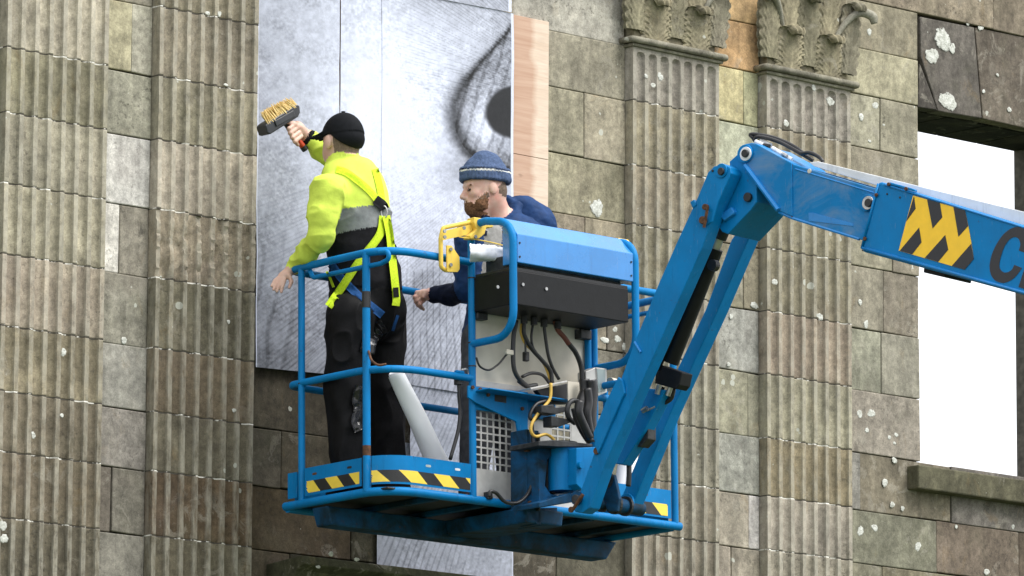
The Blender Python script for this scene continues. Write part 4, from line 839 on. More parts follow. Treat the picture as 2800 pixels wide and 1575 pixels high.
# ================================================================== PEOPLE (one continuous surface each, from blended limb volumes)
def h3(i, j, k): return np.modf(np.abs(np.sin(i * 127.1 + j * 311.7 + k * 74.7) * 43758.5453))[0]
def vn3(p):
    i = np.floor(p); f = p - i; f = f * f * (3 - 2 * f); x, y, z = i.T; r = 0
    for a in (0, 1):
        for b in (0, 1):
            for c in (0, 1):
                w = (f[:, 0] if a else 1 - f[:, 0]) * (f[:, 1] if b else 1 - f[:, 1]) * (f[:, 2] if c else 1 - f[:, 2]); r = r + w * h3(x + a, y + b, z + c)
    return r
class Body:
    def __init__(s, lo, hi, h=.005):
        s.lo = np.array(lo, float); s.h = h; s.n = np.ceil((np.array(hi) - s.lo) / h).astype(int) + 1
        s.F = np.full(s.n, .25, np.float32); s.I = np.zeros(s.n, np.int16)
    def _box(s, lo, hi):
        a = np.clip(np.floor((lo - s.lo) / s.h).astype(int), 0, s.n - 1); b = np.clip(np.ceil((hi - s.lo) / s.h).astype(int) + 1, 1, s.n)
        sl = tuple(slice(a[i], b[i]) for i in range(3))
        g = np.meshgrid(*[(s.lo[i] + s.h * np.arange(a[i], b[i])).astype(np.float32) for i in range(3)], indexing='ij'); return sl, np.stack(g, -1)
    def _mix(s, sl, d, m, k):
        f = s.F[sl]; h = np.clip(.5 + .5 * (f - d) / k, 0, 1); s.I[sl] = np.where(d < f, m, s.I[sl]); s.F[sl] = f * (1 - h) + d * h - k * h * (1 - h)
    def cap(s, a, b, ra, rb, m, k=.025):
        a = np.array(a, float); b = np.array(b, float); r = max(ra, rb) + .09; sl, P = s._box(np.minimum(a, b) - r, np.maximum(a, b) + r)
        ab = b - a; t = np.clip(((P - a) @ ab) / (ab @ ab + 1e-9), 0, 1); d = np.linalg.norm(P - a - t[..., None] * ab, axis=-1) - (ra + (rb - ra) * t); s._mix(sl, d, m, k); return s
    def ell(s, c, r, ax, m, k=.025, cut=None):
        c = np.array(c, float); r = np.array(r, float); R = r.max() + .09; sl, P = s._box(c - R, c + R); A = np.stack(ax)
        q = (P - c) @ A.T; k0 = np.linalg.norm(q / r, axis=-1); k1 = np.linalg.norm(q / (r * r), axis=-1) + 1e-9; d = k0 * (k0 - 1) / k1
        if cut is not None: d = np.maximum(d, -((P - cut[0]) @ cut[1]))
        s._mix(sl, d, m, k); return s
    def chain(s, pts, rr, m, k=.025):
        for i in range(len(pts) - 1): s.cap(pts[i], pts[i + 1], rr[i], rr[i + 1], m, k)
        return s
    def mesh(s, name, mats, parent, wr=None, relabel=None, loc=None):
        Fd = s.F; S = Fd < 0; nx, ny, nz = np.array(Fd.shape) - 1; cnt = np.zeros((nx, ny, nz), np.int8)
        cor = [(a, b, c) for a in (0, 1) for b in (0, 1) for c in (0, 1)]
        for a, b, c in cor: cnt += S[a:a + nx, b:b + ny, c:c + nz]
        act = (cnt > 0) & (cnt < 8); ids = np.full((nx, ny, nz), -1, np.int64); C = np.argwhere(act); ids[act] = np.arange(len(C))
        pos = np.zeros((len(C), 3)); num = np.zeros(len(C))
        for i in range(8):
            for j in range(i + 1, 8):
                ci, cj = np.array(cor[i]), np.array(cor[j])
                if abs(ci - cj).sum() != 1: continue
                fi = Fd[tuple((C + ci).T)]; fj = Fd[tuple((C + cj).T)]; x = (fi < 0) != (fj < 0); t = np.where(x, fi / np.where(x, fi - fj, 1), 0)
                pos += np.where(x[:, None], ci + t[:, None] * (cj - ci), 0); num += x
        V = s.lo + s.h * (C + pos / num[:, None]); mid = s.I[tuple(np.clip(np.round(C + pos / num[:, None]).astype(int), 0, s.n - 1).T)]
        Q = []
        for ax in range(3):
            o1, o2 = [(1, 2), (2, 0), (0, 1)][ax]; sh = [slice(None)] * 3; sh2 = [slice(None)] * 3; sh[ax] = slice(0, -1); sh2[ax] = slice(1, None)
            e = np.argwhere(S[tuple(sh)] != S[tuple(sh2)]); e = e[(e[:, o1] > 0) & (e[:, o2] > 0) & (e[:, o1] < s.n[o1] - 1) & (e[:, o2] < s.n[o2] - 1)]
            u = np.zeros(3, int); u[o1] = 1; w = np.zeros(3, int); w[o2] = 1
            q = np.stack([ids[tuple((e - u - w).T)], ids[tuple((e - w).T)], ids[tuple(e.T)], ids[tuple((e - u).T)]], 1); fl = ~S[tuple(e.T)]; q[fl] = q[fl][:, ::-1]; Q.append(q)
        Q = np.concatenate(Q); Q = Q[(Q >= 0).all(1)]
        G = np.gradient(Fd.astype(np.float32), s.h); ci = np.clip(C, 0, s.n - 1); N = np.stack([g[tuple(ci.T)] for g in G], 1); N /= np.linalg.norm(N, axis=1)[:, None] + 1e-9
        if wr:
            for ids_, amp, sc in wr:
                m = np.isin(mid, ids_); w_ = V[m] + .03 * (vn3(V[m] * 9.)[:, None] - .5); n = vn3(w_ * np.array(sc) + 3.3) + .5 * vn3(w_ * np.array(sc) * 2.1 + 7.7) - .75
                if amp < 0: n = 1.1 * (1 - np.abs(2 * vn3(w_ * np.array(sc) + 5.1) - 1)) ** 3 - .35; n = -n
                V[m] += N[m] * (amp * n)[:, None]
        if relabel is not None: mid = relabel(V, mid, N)
        me = bpy.data.meshes.new(name); c = V.mean(0) if loc is None else np.array(loc); me.from_pydata((V - c).tolist(), [], Q.tolist())
        for mt in mats: me.materials.append(mt)
        me.polygons.foreach_set('material_index', mid[Q[:, 0]].astype(np.int32)); me.polygons.foreach_set('use_smooth', [True] * len(Q)); me.update()
        o = put(bpy.data.objects.new(name, me), parent, c); o_b = BVHTree.FromPolygons(V.tolist(), Q.tolist()); return o, o_b
UP = np.array([0, 0, 1.])
def frame(f):
    f = np.array(f, float); f[2] = 0; f /= np.linalg.norm(f); lft = np.cross(UP, f); return lft, f, UP     # left, forward, up
def unit(v): return np.array(v, float) / np.linalg.norm(v)
def cloth(name, col, rough=.85, sc=40., var=.12, bump=.25, sheen=.0):
    m = NT(name); p = m.pos(); n = m.noise(p, sc, 4); c = m.mix(1., (*col, 1), m.ramp(n, .3, .7, 1 - var, 1 + var), 'MULTIPLY'); m.bump(m.noise(p, sc * 6, 3), bump, .004); return m.out(c, rough, 0, .12)
def skin(name, col, red):
    m = NT(name); p = m.pos(); c = m.mix(m.ramp(m.noise(p, 26., 4), .35, .7), col, red); m.bump(m.noise(p, 260, 3), .12, .002); m.b.inputs['Subsurface Weight'].default_value = .08
    m.b.inputs['Subsurface Radius'].default_value = (.008, .004, .002); return m.out(c, .5)
M['skin'] = skin('skin', (.62, .42, .33), (.56, .33, .26)); M['skin_pink'] = skin('skin_ruddy', (.66, .44, .35), (.62, .31, .25))
M['hiviz'] = cloth('fluorescent_fleece', (.62, .76, .11), .9, 18); M['reflective'] = cloth('grey_reflective_band', (.20, .215, .215), .55, 30, .2); M['fleece_k'] = cloth('black_fleece', (.010, .010, .012), .9, 30, .3)
M['trouser_k'] = cloth('black_work_trousers', (.005, .005, .006), .6, 20, .35); M['cap_k'] = cloth('black_cap', (.007, .008, .010), .8, 60, .2); M['hair'] = cloth('cropped_hair', (.17, .125, .095), .9, 160, .4)
M['navy'] = cloth('navy_jacket', (.014, .042, .125), .65, 14, .3); M['navy_d'] = cloth('dark_navy_lining', (.008, .012, .03), .8, 20, .3); M['shirt'] = cloth('grey_shirt', (.27, .265, .25), .9, 60, .15); M['grey_tr'] = cloth('grey_trousers', (.085, .088, .098), .85, 30, .25)
M['beanie'] = cloth('blue_knit', (.085, .125, .225), .95, 90, .25, .9); M['beanie_w'] = cloth('white_knit_stripe', (.70, .70, .66), .95, 90); M['beanie_k'] = cloth('dark_knit_stripe', (.012, .014, .025), .95, 90)
M['beard'] = cloth('brown_beard', (.19, .10, .055), .95, 150, .5, .9); M['eye'] = simple('eye_dark', (.02, .014, .012), .3); M['lip'] = skin('lips', (.40, .16, .13), (.36, .14, .12)); M['boot'] = cloth('dark_boots', (.02, .018, .016), .7); M['red'] = simple('red_trim', (.55, .015, .03), .5)
M['strap_y'] = cloth('fluorescent_webbing', (.54, .72, .03), .7, 120, .18, .5); M['strap_b'] = cloth('blue_webbing', (.01, .055, .17), .7, 120, .2); M['plastic_k'] = simple('black_plastic_film', (.010, .010, .011), .16, var=.2)
ZF = bw(.3, .4, .016)[2]

# ---------------- painter with the brush
DYP = .14
def P(px, py, Y): return onY(px, py, Y + DYP)
man = empty('person', P(1005, 1275, -.75)); tag(man, 'painter in fluorescent yellow fleece, black cap and harness reaching up with a brush', 'person')
lt, ft, _ = frame(-R_ * .62 + V_ * .78); TAX = (lt, ft, UP)
hl, hf, _ = frame(-R_ * .74 + V_ * .66); HAX = (hl, hf, UP)
b = Body(np.array([-2.55, -1.12, ZF - .03]), np.array([-1.15, -.06, P(900, 300, -.7)[2] + .08]))
SK, FL, TO, TR, HA, CO, BT = 0, 1, 2, 3, 4, 5, 6
# legs and boots
hipL, hipR = P(955, 868, -.80), P(1044, 862, -.66); knL, knR = P(948, 1065, -.80), P(1052, 1060, -.66)
anL = P(962, 1262, -.80); anR = P(1068, 1262, -.66); anL[2] = ZF + .09; anR[2] = ZF + .09
b.chain([hipL, knL, anL], [.112, .094, .088], TR, .03); b.chain([hipR, knR, anR], [.112, .092, .086], TR, .03)
for an in (anL, anR): b.cap(an * [1, 1, 0] + UP * (ZF + .045), an * [1, 1, 0] + ft * .13 + UP * (ZF + .035), .05, .042, BT, .02)
b.ell(P(1002, 838, -.73), (.19, .15, .17), TAX, TR, .05)
# trunk
b.ell(P(998, 758, -.73), (.176, .150, .19), TAX, TO, .05); b.ell(P(984, 650, -.73), (.172, .140, .20), TAX, TO, .06); b.ell(P(968, 545, -.73), (.180, .132, .19), TAX, TO, .06); b.ell(P(958, 478, -.72), (.135, .10, .085), TAX, TO, .05)
shL, shR = P(896, 522, -.80), P(1008, 498, -.64)
b.ell(shL, (.068, .068, .07), TAX, FL, .08); b.ell(shR, (.068, .068, .07), TAX, FL, .06)
elL, wrL = P(876, 650, -.77), P(806, 726, -.535)
b.chain([shL, P(884, 590, -.79), elL], [.066, .061, .056], FL, .06); b.chain([elL, P(840, 692, -.65), wrL], [.058, .048, .037], FL, .03)
elR, wrR = P(930, 448, -.44), P(852, 384, -.42)
b.chain([shR, elR], [.066, .058], FL, .03); b.chain([elR, P(880, 408, -.42), wrR], [.058, .050, .041], FL, .03)
# neck, collar, head
HC = P(936, 383, -.70); NB = P(938, 456, -.70)
b.cap(NB, HC - UP * .05 - hf * .02, .062, .058, SK, .02)
for t in np.linspace(0, 2 * math.pi, 40, endpoint=False):
    q = NB + .060 * (math.cos(t) * lt + math.sin(t) * ft) - UP * .02; b.cap(q, q + UP * (.036 - .034 * math.sin(t) + .010 * math.cos(t)) + .004 * (math.cos(t) * lt + math.sin(t) * ft), .020, .013, CO, .012)
b.ell(HC + UP * .008, (.078, .098, .115), HAX, SK, .02); b.ell(HC + hf * .045 - UP * .062, (.055, .062, .058), HAX, SK, .03); b.ell(HC + hf * .098 - UP * .022, (.012, .022, .024), HAX, SK, .012)
b.ell(HC + hf * .085 - UP * .06, (.024, .018, .016), HAX, SK, .012)
b.ell(HC + hl * .082 + hf * .014 - UP * .020, (.013, .022, .034), HAX, SK, .005); b.ell(HC - hl * .080 - hf * .002 - UP * .022, (.010, .021, .032), HAX, SK, .006)
# left hand hanging over the rail: wrist, palm, four bent fingers, thumb
w2 = P(800, 733, -.53); b.cap(wrL, w2, .027, .024, SK, .012); b.cap(w2, P(778, 755, -.535), .024, .021, SK, .014); b.cap(P(790, 742, -.52), P(770, 754, -.53), .019, .016, SK, .012)
for (a, m_, c, yo) in (((775, 762), (763, 782), (757, 797), -.545), ((770, 759), (756, 776), (748, 792), -.538), ((767, 754), (752, 767), (743, 782), -.53), ((779, 764), (772, 785), (769, 799), -.552)):
    b.chain([P(*a, yo), P(*m_, yo), P(*c, yo)], [.0092, .0082, .0068], SK, .005)
b.chain([P(790, 752, -.555), P(797, 770, -.565), P(791, 786, -.565)], [.0115, .0092, .0078], SK, .008)
# right hand closed round the brush handle
YH = -.40
b.cap(wrR, P(838, 372, YH - .01), .030, .027, SK, .012); b.cap(P(838, 372, YH - .01), P(815, 352, YH - .01), .029, .030, SK, .014); b.ell(P(812, 352, YH - .005), (.030, .036, .036), (R_, V_, UP), SK, .015)
for (a, m_, c) in (((806, 340), (790, 352), (797, 366)), ((812, 350), (793, 364), (802, 377)), ((818, 362), (799, 376), (808, 388)), ((824, 372), (806, 387), (815, 397))):
    b.chain([P(*a, YH - .035), P(*m_, YH - .045), P(*c, YH - .03)], [.0105, .0098, .008], SK, .006)
b.chain([P(822, 350, YH - .03), P(802, 338, YH - .035), P(787, 334, YH - .03)], [.014, .0115, .009], SK, .008)
M_LIST = [M['skin'], M['hiviz'], M['reflective'], M['trouser_k'], M['hair'], M['fleece_k'], M['boot'], M['hiviz']]
p1 = P(975, 564, -.86); p2 = P(975, 624, -.86)
def rl(V, mid, N):
    s_ = (V - p1) @ R_; z = V[:, 2] - .19 * s_; t = mid == TO; out = mid.copy()
    out[t & (z > p1[2])] = 1; out[t & (z <= p1[2]) & (z > p2[2])] = 2; out[t & (z <= p2[2])] = 5; out[mid == CO] = 7
    hd = (mid == SK) & (V[:, 2] > HC[2] - .085); back = ((V - HC) @ hf < -.014) & hd & ((V - HC) @ UP > -.075); out[back] = 4
    cuff = (mid == FL) & (np.linalg.norm(V - wrR, axis=1) < .052); out[cuff & ((V - wrR) @ unit(wrR - elR) > .018)] = 5
    return out
body1, bvh1 = b.mesh('body', M_LIST, man, [([FL, TO], .005, (8, 8, 11)), ([FL], -.009, (9, 9, 19)), ([FL], .003, (22, 22, 30)), ([TO], -.009, (6, 6, 13)), ([TR], .012, (9, 9, 6)), ([TR], -.012, (11, 11, 7))], rl)
# cap
cb_ = Body(HC - .3, HC + .3, .004); cz = HC + UP * .012 - hf * .004
cb_.ell(cz, (.088, .112, .118), HAX, 0, .01, cut=(HC + UP * .028 - hf * .09, unit(UP + hf * .10)))
cb_.ell(HC - UP * .0 - hf * .02, (.086, .096, .075), HAX, 0, .01, cut=(HC + UP * .014, unit(UP * 1. - hf * .75)))
for t in np.linspace(-1.05, 1.05, 13):
    d0 = hf * math.cos(t) + hl * math.sin(t); cb_.cap(HC + d0 * .088 + UP * .034, HC + d0 * .10 + hf * .088 * math.cos(t) ** .5 + UP * (.030 - .03 * abs(math.sin(t)) ** 2), .007, .005, 0, .008)
cap_o, _ = cb_.mesh('baseball_cap', [M['cap_k']], man); MB().tube([cz + UP * .117, cz + UP * .124], .010, 10).build('cap_button', M['cap_k'], cap_o)
# webbing laid on the body surface
def ribbon(pts, wpx, bvh, name, mat, parent, yfb=-.9, off=.006, th=.0025, n=7, wob=0.):
    C = np.array(spline([np.array([a, c, 0.]) for a, c in pts], n))[:, :2]; T_ = np.gradient(C, axis=0); T_ /= np.linalg.norm(T_, axis=1)[:, None]; Nn = np.stack([-T_[:, 1], T_[:, 0]], 1); mb = MB(); last = None; m = 5
    for i in range(len(C)):
        rowp = []
        for j in range(m):
            q = C[i] + Nn[i] * wpx * (j / (m - 1) - .5); r = unit(ray(*q)); hit = bvh.ray_cast(Vector(CAM), Vector(r))
            d = hit[3] if hit[0] is not None else None; rowp.append((r, d))
        ds = [d for _, d in rowp if d is not None]; base = np.median(ds) if ds else (last if last else np.linalg.norm(onY(*C[i], yfb) - CAM)); last = base
        for r, d in rowp:
            dd = base if d is None or abs(d - base) > .05 else d
            mb.v.append(tuple(CAM + r * (dd - off - wob * RNG.rand()))); 
    b0 = len(mb.v); mb.v += [tuple(np.array(v) + V_ * th) for v in mb.v]
    for i in range(len(C) - 1):
        for j in range(m - 1):
            a = i * m + j; mb.f += [[a, a + 1, a + m + 1, a + m], [b0 + a, b0 + a + m, b0 + a + m + 1, b0 + a + 1]]; mb.m += [0, 0]
        for j in (0, m - 1): a = i * m + j; mb.f.append([a, a + m, b0 + a + m, b0 + a]); mb.m.append(0)
    return mb.build(name, M[mat], parent, smooth=True)
har = ribbon([(919, 462), (945, 470), (971, 488), (1009, 520), (1036, 552)], 19, bvh1, 'harness_strap', 'strap_y', man)
ribbon([(1026, 462), (1036, 500), (1042, 532), (1044, 556)], 19, bvh1, 'harness_strap', 'strap_y', man)
ribbon([(1048, 590), (1044, 625), (1030, 655), (980, 718), (933, 788), (898, 838)], 22, bvh1, 'harness_strap', 'strap_y', man, off=.012)
ribbon([(1056, 590), (1066, 640), (1071, 690), (1079, 760), (1084, 815), (1082, 836)], 21, bvh1, 'lanyard_strap', 'strap_y', man, off=.03)
ribbon([(1082, 786), (1084, 812)], 15, bvh1, 'strap_label', 'fleece_k', man, off=.037)
ribbon([(905, 722), (935, 762), (985, 812), (1046, 862)], 22, bvh1, 'harness_strap', 'strap_b', man, off=.008); ribbon([(1088, 862), (1080, 885), (1074, 905)], 8, bvh1, 'harness_strap', 'strap_b', man)
ribbon([(893, 742), (904, 765), (912, 785)], 7, bvh1, 'harness_strap', 'strap_y', man)
ribbon([(1026, 545), (1046, 560), (1052, 572)], 26, bvh1, 'back_pad', 'fleece_k', man, off=.014)
dr = bvh1.ray_cast(Vector(CAM), Vector(unit(ray(1050, 580)))); dp = CAM + unit(ray(1050, 580)) * ((dr[3] or 27) - .016)
MB().tube([dp + (R_ * math.cos(t) * .5 + UP * math.sin(t)) * .028 for t in np.linspace(0, 6.283, 17)], .005, 6, False).build('harness_ring', M['steel'], man, smooth=True)
ribbon([(1052, 890), (1030, 905), (1012, 930), (1004, 965)], 40, bvh1, 'plastic_rag', 'plastic_k', man, off=.006, wob=.02, n=5); ribbon([(985, 1055), (975, 1090), (980, 1120), (972, 1150), (982, 1178)], 26, bvh1, 'plastic_rag', 'plastic_k', man, off=.006, wob=.016, n=5)
# brush
brush = empty('wallpaper_brush', P(775, 325, YH)); tag(brush, 'wide paste brush with pale bristles and orange handle held up by the painter', 'brush')
M['brush_k'] = simple('brush_black_plastic', (.022, .024, .028), .4, var=.2); M['brush_o'] = simple('brush_orange_handle', (.62, .07, .022), .45, var=.12); mbri = NT('bristle'); pb = mbri.pos(); M['bristle'] = mbri.out(mbri.mix(mbri.ramp(mbri.noise(pb, 90, 3), .3, .7), (.62, .42, .14), (.84, .66, .32)), .7)
Bq = lambda u, v: (680 + .4695 * u, 220 + .4695 * v)
poly = [Bq(*p) for p in ((98, 262), (108, 246), (280, 138), (298, 146), (302, 186), (290, 212), (128, 314), (112, 308))]
MB().prism([P(*p, YH - .045) for p in poly][::-1], (0, .07, 0)).build('brush_block', M['brush_k'], brush, bevel=.006)
MB().prism([P(*Bq(*p), YH - .052) for p in ((152, 235), (262, 172), (275, 208), (165, 268))][::-1], (0, .01, 0)).build('brush_plate', M['brush_k'], brush, bevel=.003)
tuft = MB(); 
for i in range(32):
    for j in range(7):
        f = (i + .5 + .3 * RNG.randn()) / 32; yj = YH - .040 + .0100 * j + .002 * RNG.randn(); a = np.array(Bq(112 + 170 * f, 254 - 108 * f)); e = np.array(Bq(72 + 158 * f + 6 * RNG.randn(), 190 - 82 * f + 7 * RNG.randn()))
        tuft.tube([P(*(a + .1 * (a - e)), yj), P(*((a + e) / 2), yj - .003), P(*e, yj - .008 + .003 * RNG.randn())], [.0032, .0031, .0016], 5)
tag(tuft.build('bristles', M['bristle'], brush, auto=60), kind='stuff')
MB().tube([P(777, 330, YH - .01), P(790, 352, YH - .01)], [.014, .012], 12).build('brush_neck', M['brush_k'], brush, smooth=True)
MB().tube([P(787, 346, YH - .01), P(798, 362, YH - .01), P(812, 382, YH - .01), P(828, 400, YH - .01)], [.013, .0155, .0155, .015], 14).build('brush_handle', M['brush_o'], brush, auto=50)
MB().tube([P(827, 399, YH - .01), P(835, 410, YH - .01)], [.0165, .0165], 14).build('handle_end', M['brush_k'], brush, auto=50)

# ---------------- bearded man by the console
DYP = 0.; YM = -.66
man2 = empty('person', P(1345, 1300, YM)); tag(man2, 'bearded man in blue knitted hat and navy jacket standing behind the control console', 'person')
lt, ft, _ = frame(-V_ * .85 - R_ * .5); TAX = (lt, ft, UP); hl, hf0, _ = frame(-R_ * .95 - V_ * .34)
hf = unit(hf0 - UP * .12); hu = np.cross(hf, hl); HAX = (hl, hf, hu)
b = Body([-1.75, -1.05, ZF - .03], [-.2, -.25, P(1320, 400, YM)[2] + .08])
SK, JK, SH, LE, HA, BE, BT, CO, EY_, LP = range(10)
HC = P(1326, 513, YM); NB = P(1368, 612, YM + .02)
b.cap(NB, HC - hu * .06 - hf * .03, .066, .062, SK, .02)
b.ell(HC + hu * .008, (.079, .102, .118), HAX, SK, .02); b.ell(HC + hf * .042 - hu * .078, (.054, .060, .055), HAX, SK, .03)
b.ell(HC + hf * .088 + hu * .012, (.05, .016, .014), HAX, SK, .012)                               # brow
b.cap(HC + hf * .096 - hu * .004, HC + hf * .119 - hu * .040, .010, .0135, SK, .010); b.ell(HC + hf * .104 - hu * .046, (.017, .014, .009), HAX, SK, .006)   # nose
for s in (-1, 1):
    b.ell(HC + hf * .066 + hl * s * .042 - hu * .034, (.022, .022, .020), HAX, SK, .02); b.ell(HC + hf * .0905 + hl * s * .030 - hu * .010, (.0125, .007, .0065), HAX, EY_, .003); b.cap(HC + hf * .099 + hl * s * .014 + hu * .012, HC + hf * .088 + hl * s * .05 + hu * .010, .006, .004, BE, .004)
    b.ell(HC + hl * s * .081 - hf * .012 - hu * .016, (.010, .021, .032), HAX, SK, .006)
b.ell(HC + hf * .060 - hu * .092, (.050, .052, .045), HAX, BE, .02); b.ell(HC + hf * .050 - hu * .118, (.040, .045, .036), HAX, BE, .02); b.ell(HC + hf * .092 - hu * .064, (.028, .016, .010), HAX, BE, .008)
for s in (-1, 1): b.cap(HC + hl * s * .066 + hf * .022 - hu * .048, HC + hl * s * .05 + hf * .045 - hu * .085, .012, .03, BE, .015)
b.ell(HC + hf * .101 - hu * .077, (.020, .010, .005), HAX, LP, .003)
b.ell(HC - hf * .05 - hu * .02, (.070, .055, .06), HAX, HA, .01)
# jacket trunk, shirt front, collar
b.ell(P(1392, 668, YM), (.195, .13, .15), TAX, JK, .05); b.ell(P(1385, 780, YM), (.20, .14, .22), TAX, JK, .06); b.ell(P(1372, 900, YM), (.20, .145, .20), TAX, JK, .06)
b.cap(P(1340, 640, YM - .10), P(1330, 790, YM - .12), .055, .06, SH, .02); b.ell(P(1350, 617, YM - .06), (.075, .06, .04), TAX, SH, .015)
shR_, shL_ = P(1288, 650, YM - .02), P(1462, 618, YM + .02); b.chain([P(1394, 556, YM + .05), P(1432, 572, YM + .05), shL_], [.030, .055, .085], JK, .04); b.ell(shL_, (.095, .095, .095), TAX, JK, .05); b.ell(shR_, (.08, .08, .08), TAX, JK, .05)
b.chain([shL_, P(1518, 740, YM - .02), P(1470, 840, YM - .12)], [.083, .07, .055], JK, .03)
elR = P(1280, 790, YM); wr = P(1192, 806, -.45); b.chain([shR_, P(1282, 720, YM), elR], [.078, .068, .062], JK, .03); b.chain([elR, P(1235, 806, -.53), wr], [.060, .052, .042], CO, .02)
b.chain([P(1388, 540, YM + .05), P(1412, 566, YM - .01), P(1408, 600, YM - .07), P(1378, 628, YM - .12)], [.016, .024, .022, .014], JK, .02); b.chain([P(1400, 600, YM + .07), P(1430, 590, YM + .02), P(1440, 620, YM)], [.03, .03, .02], JK, .02)
b.chain([P(1332, 590, YM + .02), P(1318, 610, YM - .06), P(1325, 640, YM - .12)], [.014, .018, .014], CO, .015); b.cap(P(1370, 640, YM - .125), P(1352, 790, YM - .145), .020, .022, JK, .015); b.cap(P(1312, 640, YM - .11), P(1300, 790, YM - .12), .02, .022, JK, .015)
# legs
hL2, hR2 = P(1395, 930, YM), P(1320, 930, YM); kL2, kR2 = P(1398, 1090, YM - .03), P(1305, 1090, YM - .02); aL2, aR2 = P(1400, 1260, YM), P(1296, 1255, YM)
aL2[2] = aR2[2] = ZF + .09; b.chain([hL2, kL2, aL2], [.105, .085, .07], LE, .03); b.chain([hR2, kR2, aR2], [.105, .085, .07], LE, .03)
for an in (aL2, aR2): b.cap(an * [1, 1, 0] + UP * (ZF + .045), an * [1, 1, 0] + ft * .12 + UP * (ZF + .035), .046, .04, BT, .02)
# right hand gripping the back rail
yr = bw(0, YBK, 0)[1]
b.cap(wr, P(1178, 806, yr - .03), .028, .026, SK, .012); b.cap(P(1180, 804, yr - .03), P(1160, 806, yr - .035), .025, .024, SK, .012)
for (a, m_, c) in (((1160, 795), (1140, 800), (1136, 826)), ((1158, 800), (1134, 812), (1142, 836)), ((1162, 808), (1138, 822), (1150, 842)), ((1168, 814), (1146, 832), (1158, 846))):
    b.chain([P(*a, yr - .025), P(*m_, yr - .028), P(*c, yr - .012)], [.0105, .0098, .0082], SK, .006)
b.chain([P(1170, 797, yr - .045), P(1162, 800, yr - .05), P(1158, 812, yr - .05)], [.013, .0115, .0095], SK, .008)
ML2 = [M['skin_pink'], M['navy'], M['shirt'], M['grey_tr'], M['hair'], M['beard'], M['red'], M['navy_d'], M['eye'], M['lip']]
def rl2(V, mid, N):
    out = mid.copy(); h_ = (mid == BE) & ((V - HC) @ hf < .088); t_ = vn3(V * 140.); edge_ = (V - HC) @ hl; up_ = (V - HC) @ hu; out[h_ & (up_ < -.012) & (up_ > -.066) & (t_ > .5)] = HA; return out
body2, bvh2 = b.mesh('body', ML2, man2, [([JK, CO], .014, (12, 12, 14)), ([JK, CO], .006, (28, 28, 36)), ([LE], .014, (14, 14, 9)), ([BE], .008, (60, 60, 60)), ([SH], .006, (20, 20, 10))], rl2)
bn = Body(HC - .32, HC + .32, .004); bu = unit(hu * .985 - hf0 * .02 + R_ * .12); bc = HC + hu * .045 - hf * .006
BAX = (hl, unit(np.cross(hl, bu)) * -1 if np.dot(np.cross(hl, bu), hf) < 0 else unit(np.cross(hl, bu)), bu)
bn.ell(bc, (.092, .118, .116), BAX, 0, .01, cut=(bc - bu * .020, bu)); bn.ell(bc + bu * .085 + hf * .0, (.05, .062, .045), BAX, 0, .03)
for t in np.linspace(0, 2 * math.pi, 40, endpoint=False):
    q = bc + .091 * math.cos(t) * BAX[0] + .116 * math.sin(t) * BAX[1]; bn.cap(q - bu * .012, q + bu * .036, .012, .010, 0, .006)
def rl3(V, mid, N):
    z = (V - bc) @ bu; rr = ((V - bc) @ BAX[0] / .095) ** 2 + ((V - bc) @ BAX[1] / .122) ** 2; out = mid * 0; out[(z > .023) & (z < .029)] = 1; out[(z >= .031) & (z < .036)] = 2; return out
bn.mesh('knitted_hat', [M['beanie'], M['beanie_w'], M['beanie_k']], man2, [([0], .006, (30, 30, 30))], rl3)
for px, py in ((1376, 635), (1360, 700)):
    hit = bvh2.ray_cast(Vector(CAM), Vector(unit(ray(px, py))))
    if hit[0] is not None: disc(MB(), np.array(hit[0]) - V_ * .002, -V_, .007, .004, 10).build('jacket_stud', M['dark'], man2)

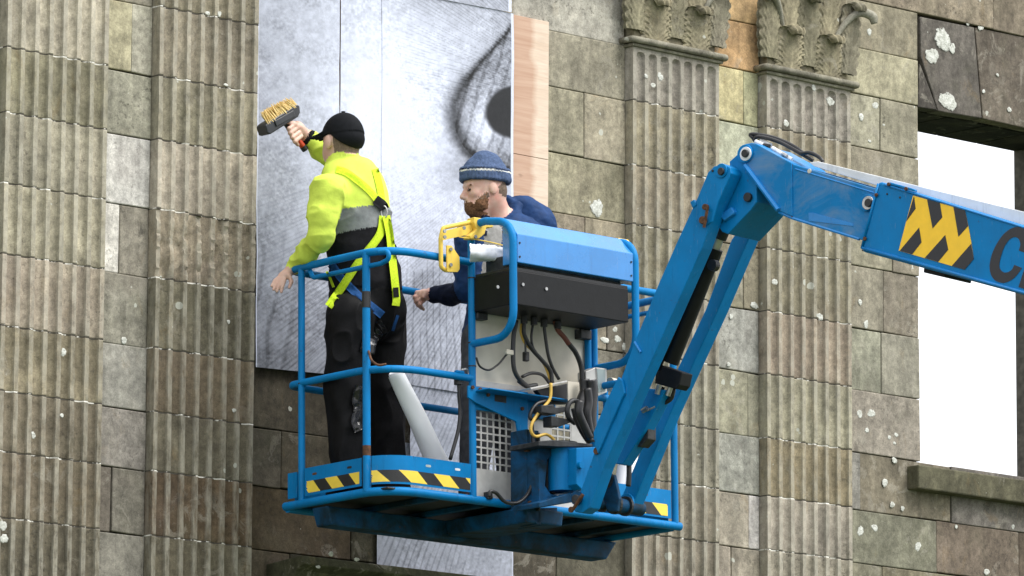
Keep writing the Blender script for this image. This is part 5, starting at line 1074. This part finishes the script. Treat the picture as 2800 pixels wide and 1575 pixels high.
# ================================================================== PAPER ROLLS
M['paper'] = simple('white_paper', (.91, .925, .96), .6, var=.04, sc=6, bump=.05)
def roll(a, b_, r0, r1, name, label, seed):
    a = np.array(a); b_ = np.array(b_); ax = unit(b_ - a); u = unit(np.cross(ax, UP)); w = np.cross(ax, u); V = []; n, m = 72, 26; turns = 2.3
    for i in range(m):
        t = i / (m - 1)
        for j in range(n):
            s_ = j / (n - 1); th = s_ * turns * 2 * math.pi + seed; r = (r0 + (r1 - r0) * t) * (.72 + .28 * s_) + .0015 * math.sin(9 * t + 3 * th); V.append(a + (b_ - a) * t + r * (math.cos(th) * u + math.sin(th) * w) + ax * (.012 * (s_ - .5)))
    o = MB().add(V, [(i * n + j, i * n + j + 1, (i + 1) * n + j + 1, (i + 1) * n + j) for i in range(m - 1) for j in range(n - 1)]).build(name, M['paper'], None, smooth=True); tag(o, label, 'paper roll'); return o
ta = P(1082, 1018, -.82); tb_ = P(1210, 1290, -.80)
roll(ta, tb_, .040, .056, 'paper_roll', 'white paper roll leaning in the basket beside the painter', .6)
ta = P(1742, 1090, -.58); tb_ = P(1688, 1330, -.62); tb_[2] = ZF + .02; roll(ta, tb_, .045, .055, 'paper_roll', 'white paper roll standing behind the jib at the right basket end', 2.)
# crumpled printed sheet tucked beside the console
V = []; n, m = 40, 22
e0 = bw(*byl(1285, 690, -.10)); e1 = bw(*byl(1402, 702, -.10)); ax = e1 - e0
for i in range(n):
    t = i / (n - 1)
    for j in range(m):
        th = 2 * math.pi * j / (m - 1) * .93 + .5; r = .040 - .008 * t + .006 * math.sin(3 * th + 4 * t) + .004 * RNG.randn() * .4; V.append(e0 + ax * t + ax * .12 * math.sin(th) * (1 - t) + r * (math.cos(th) * EZ + math.sin(th) * EY * .9))
o = MB().add(V, [(i * m + j, i * m + j + 1, (i + 1) * m + j + 1, (i + 1) * m + j) for i in range(n - 1) for j in range(m - 1)]).build('crumpled_paper', M['paper'], None, smooth=True)
tag(o, 'crumpled rolled sheet of paper tucked beside the console under the yellow guard', 'paper')
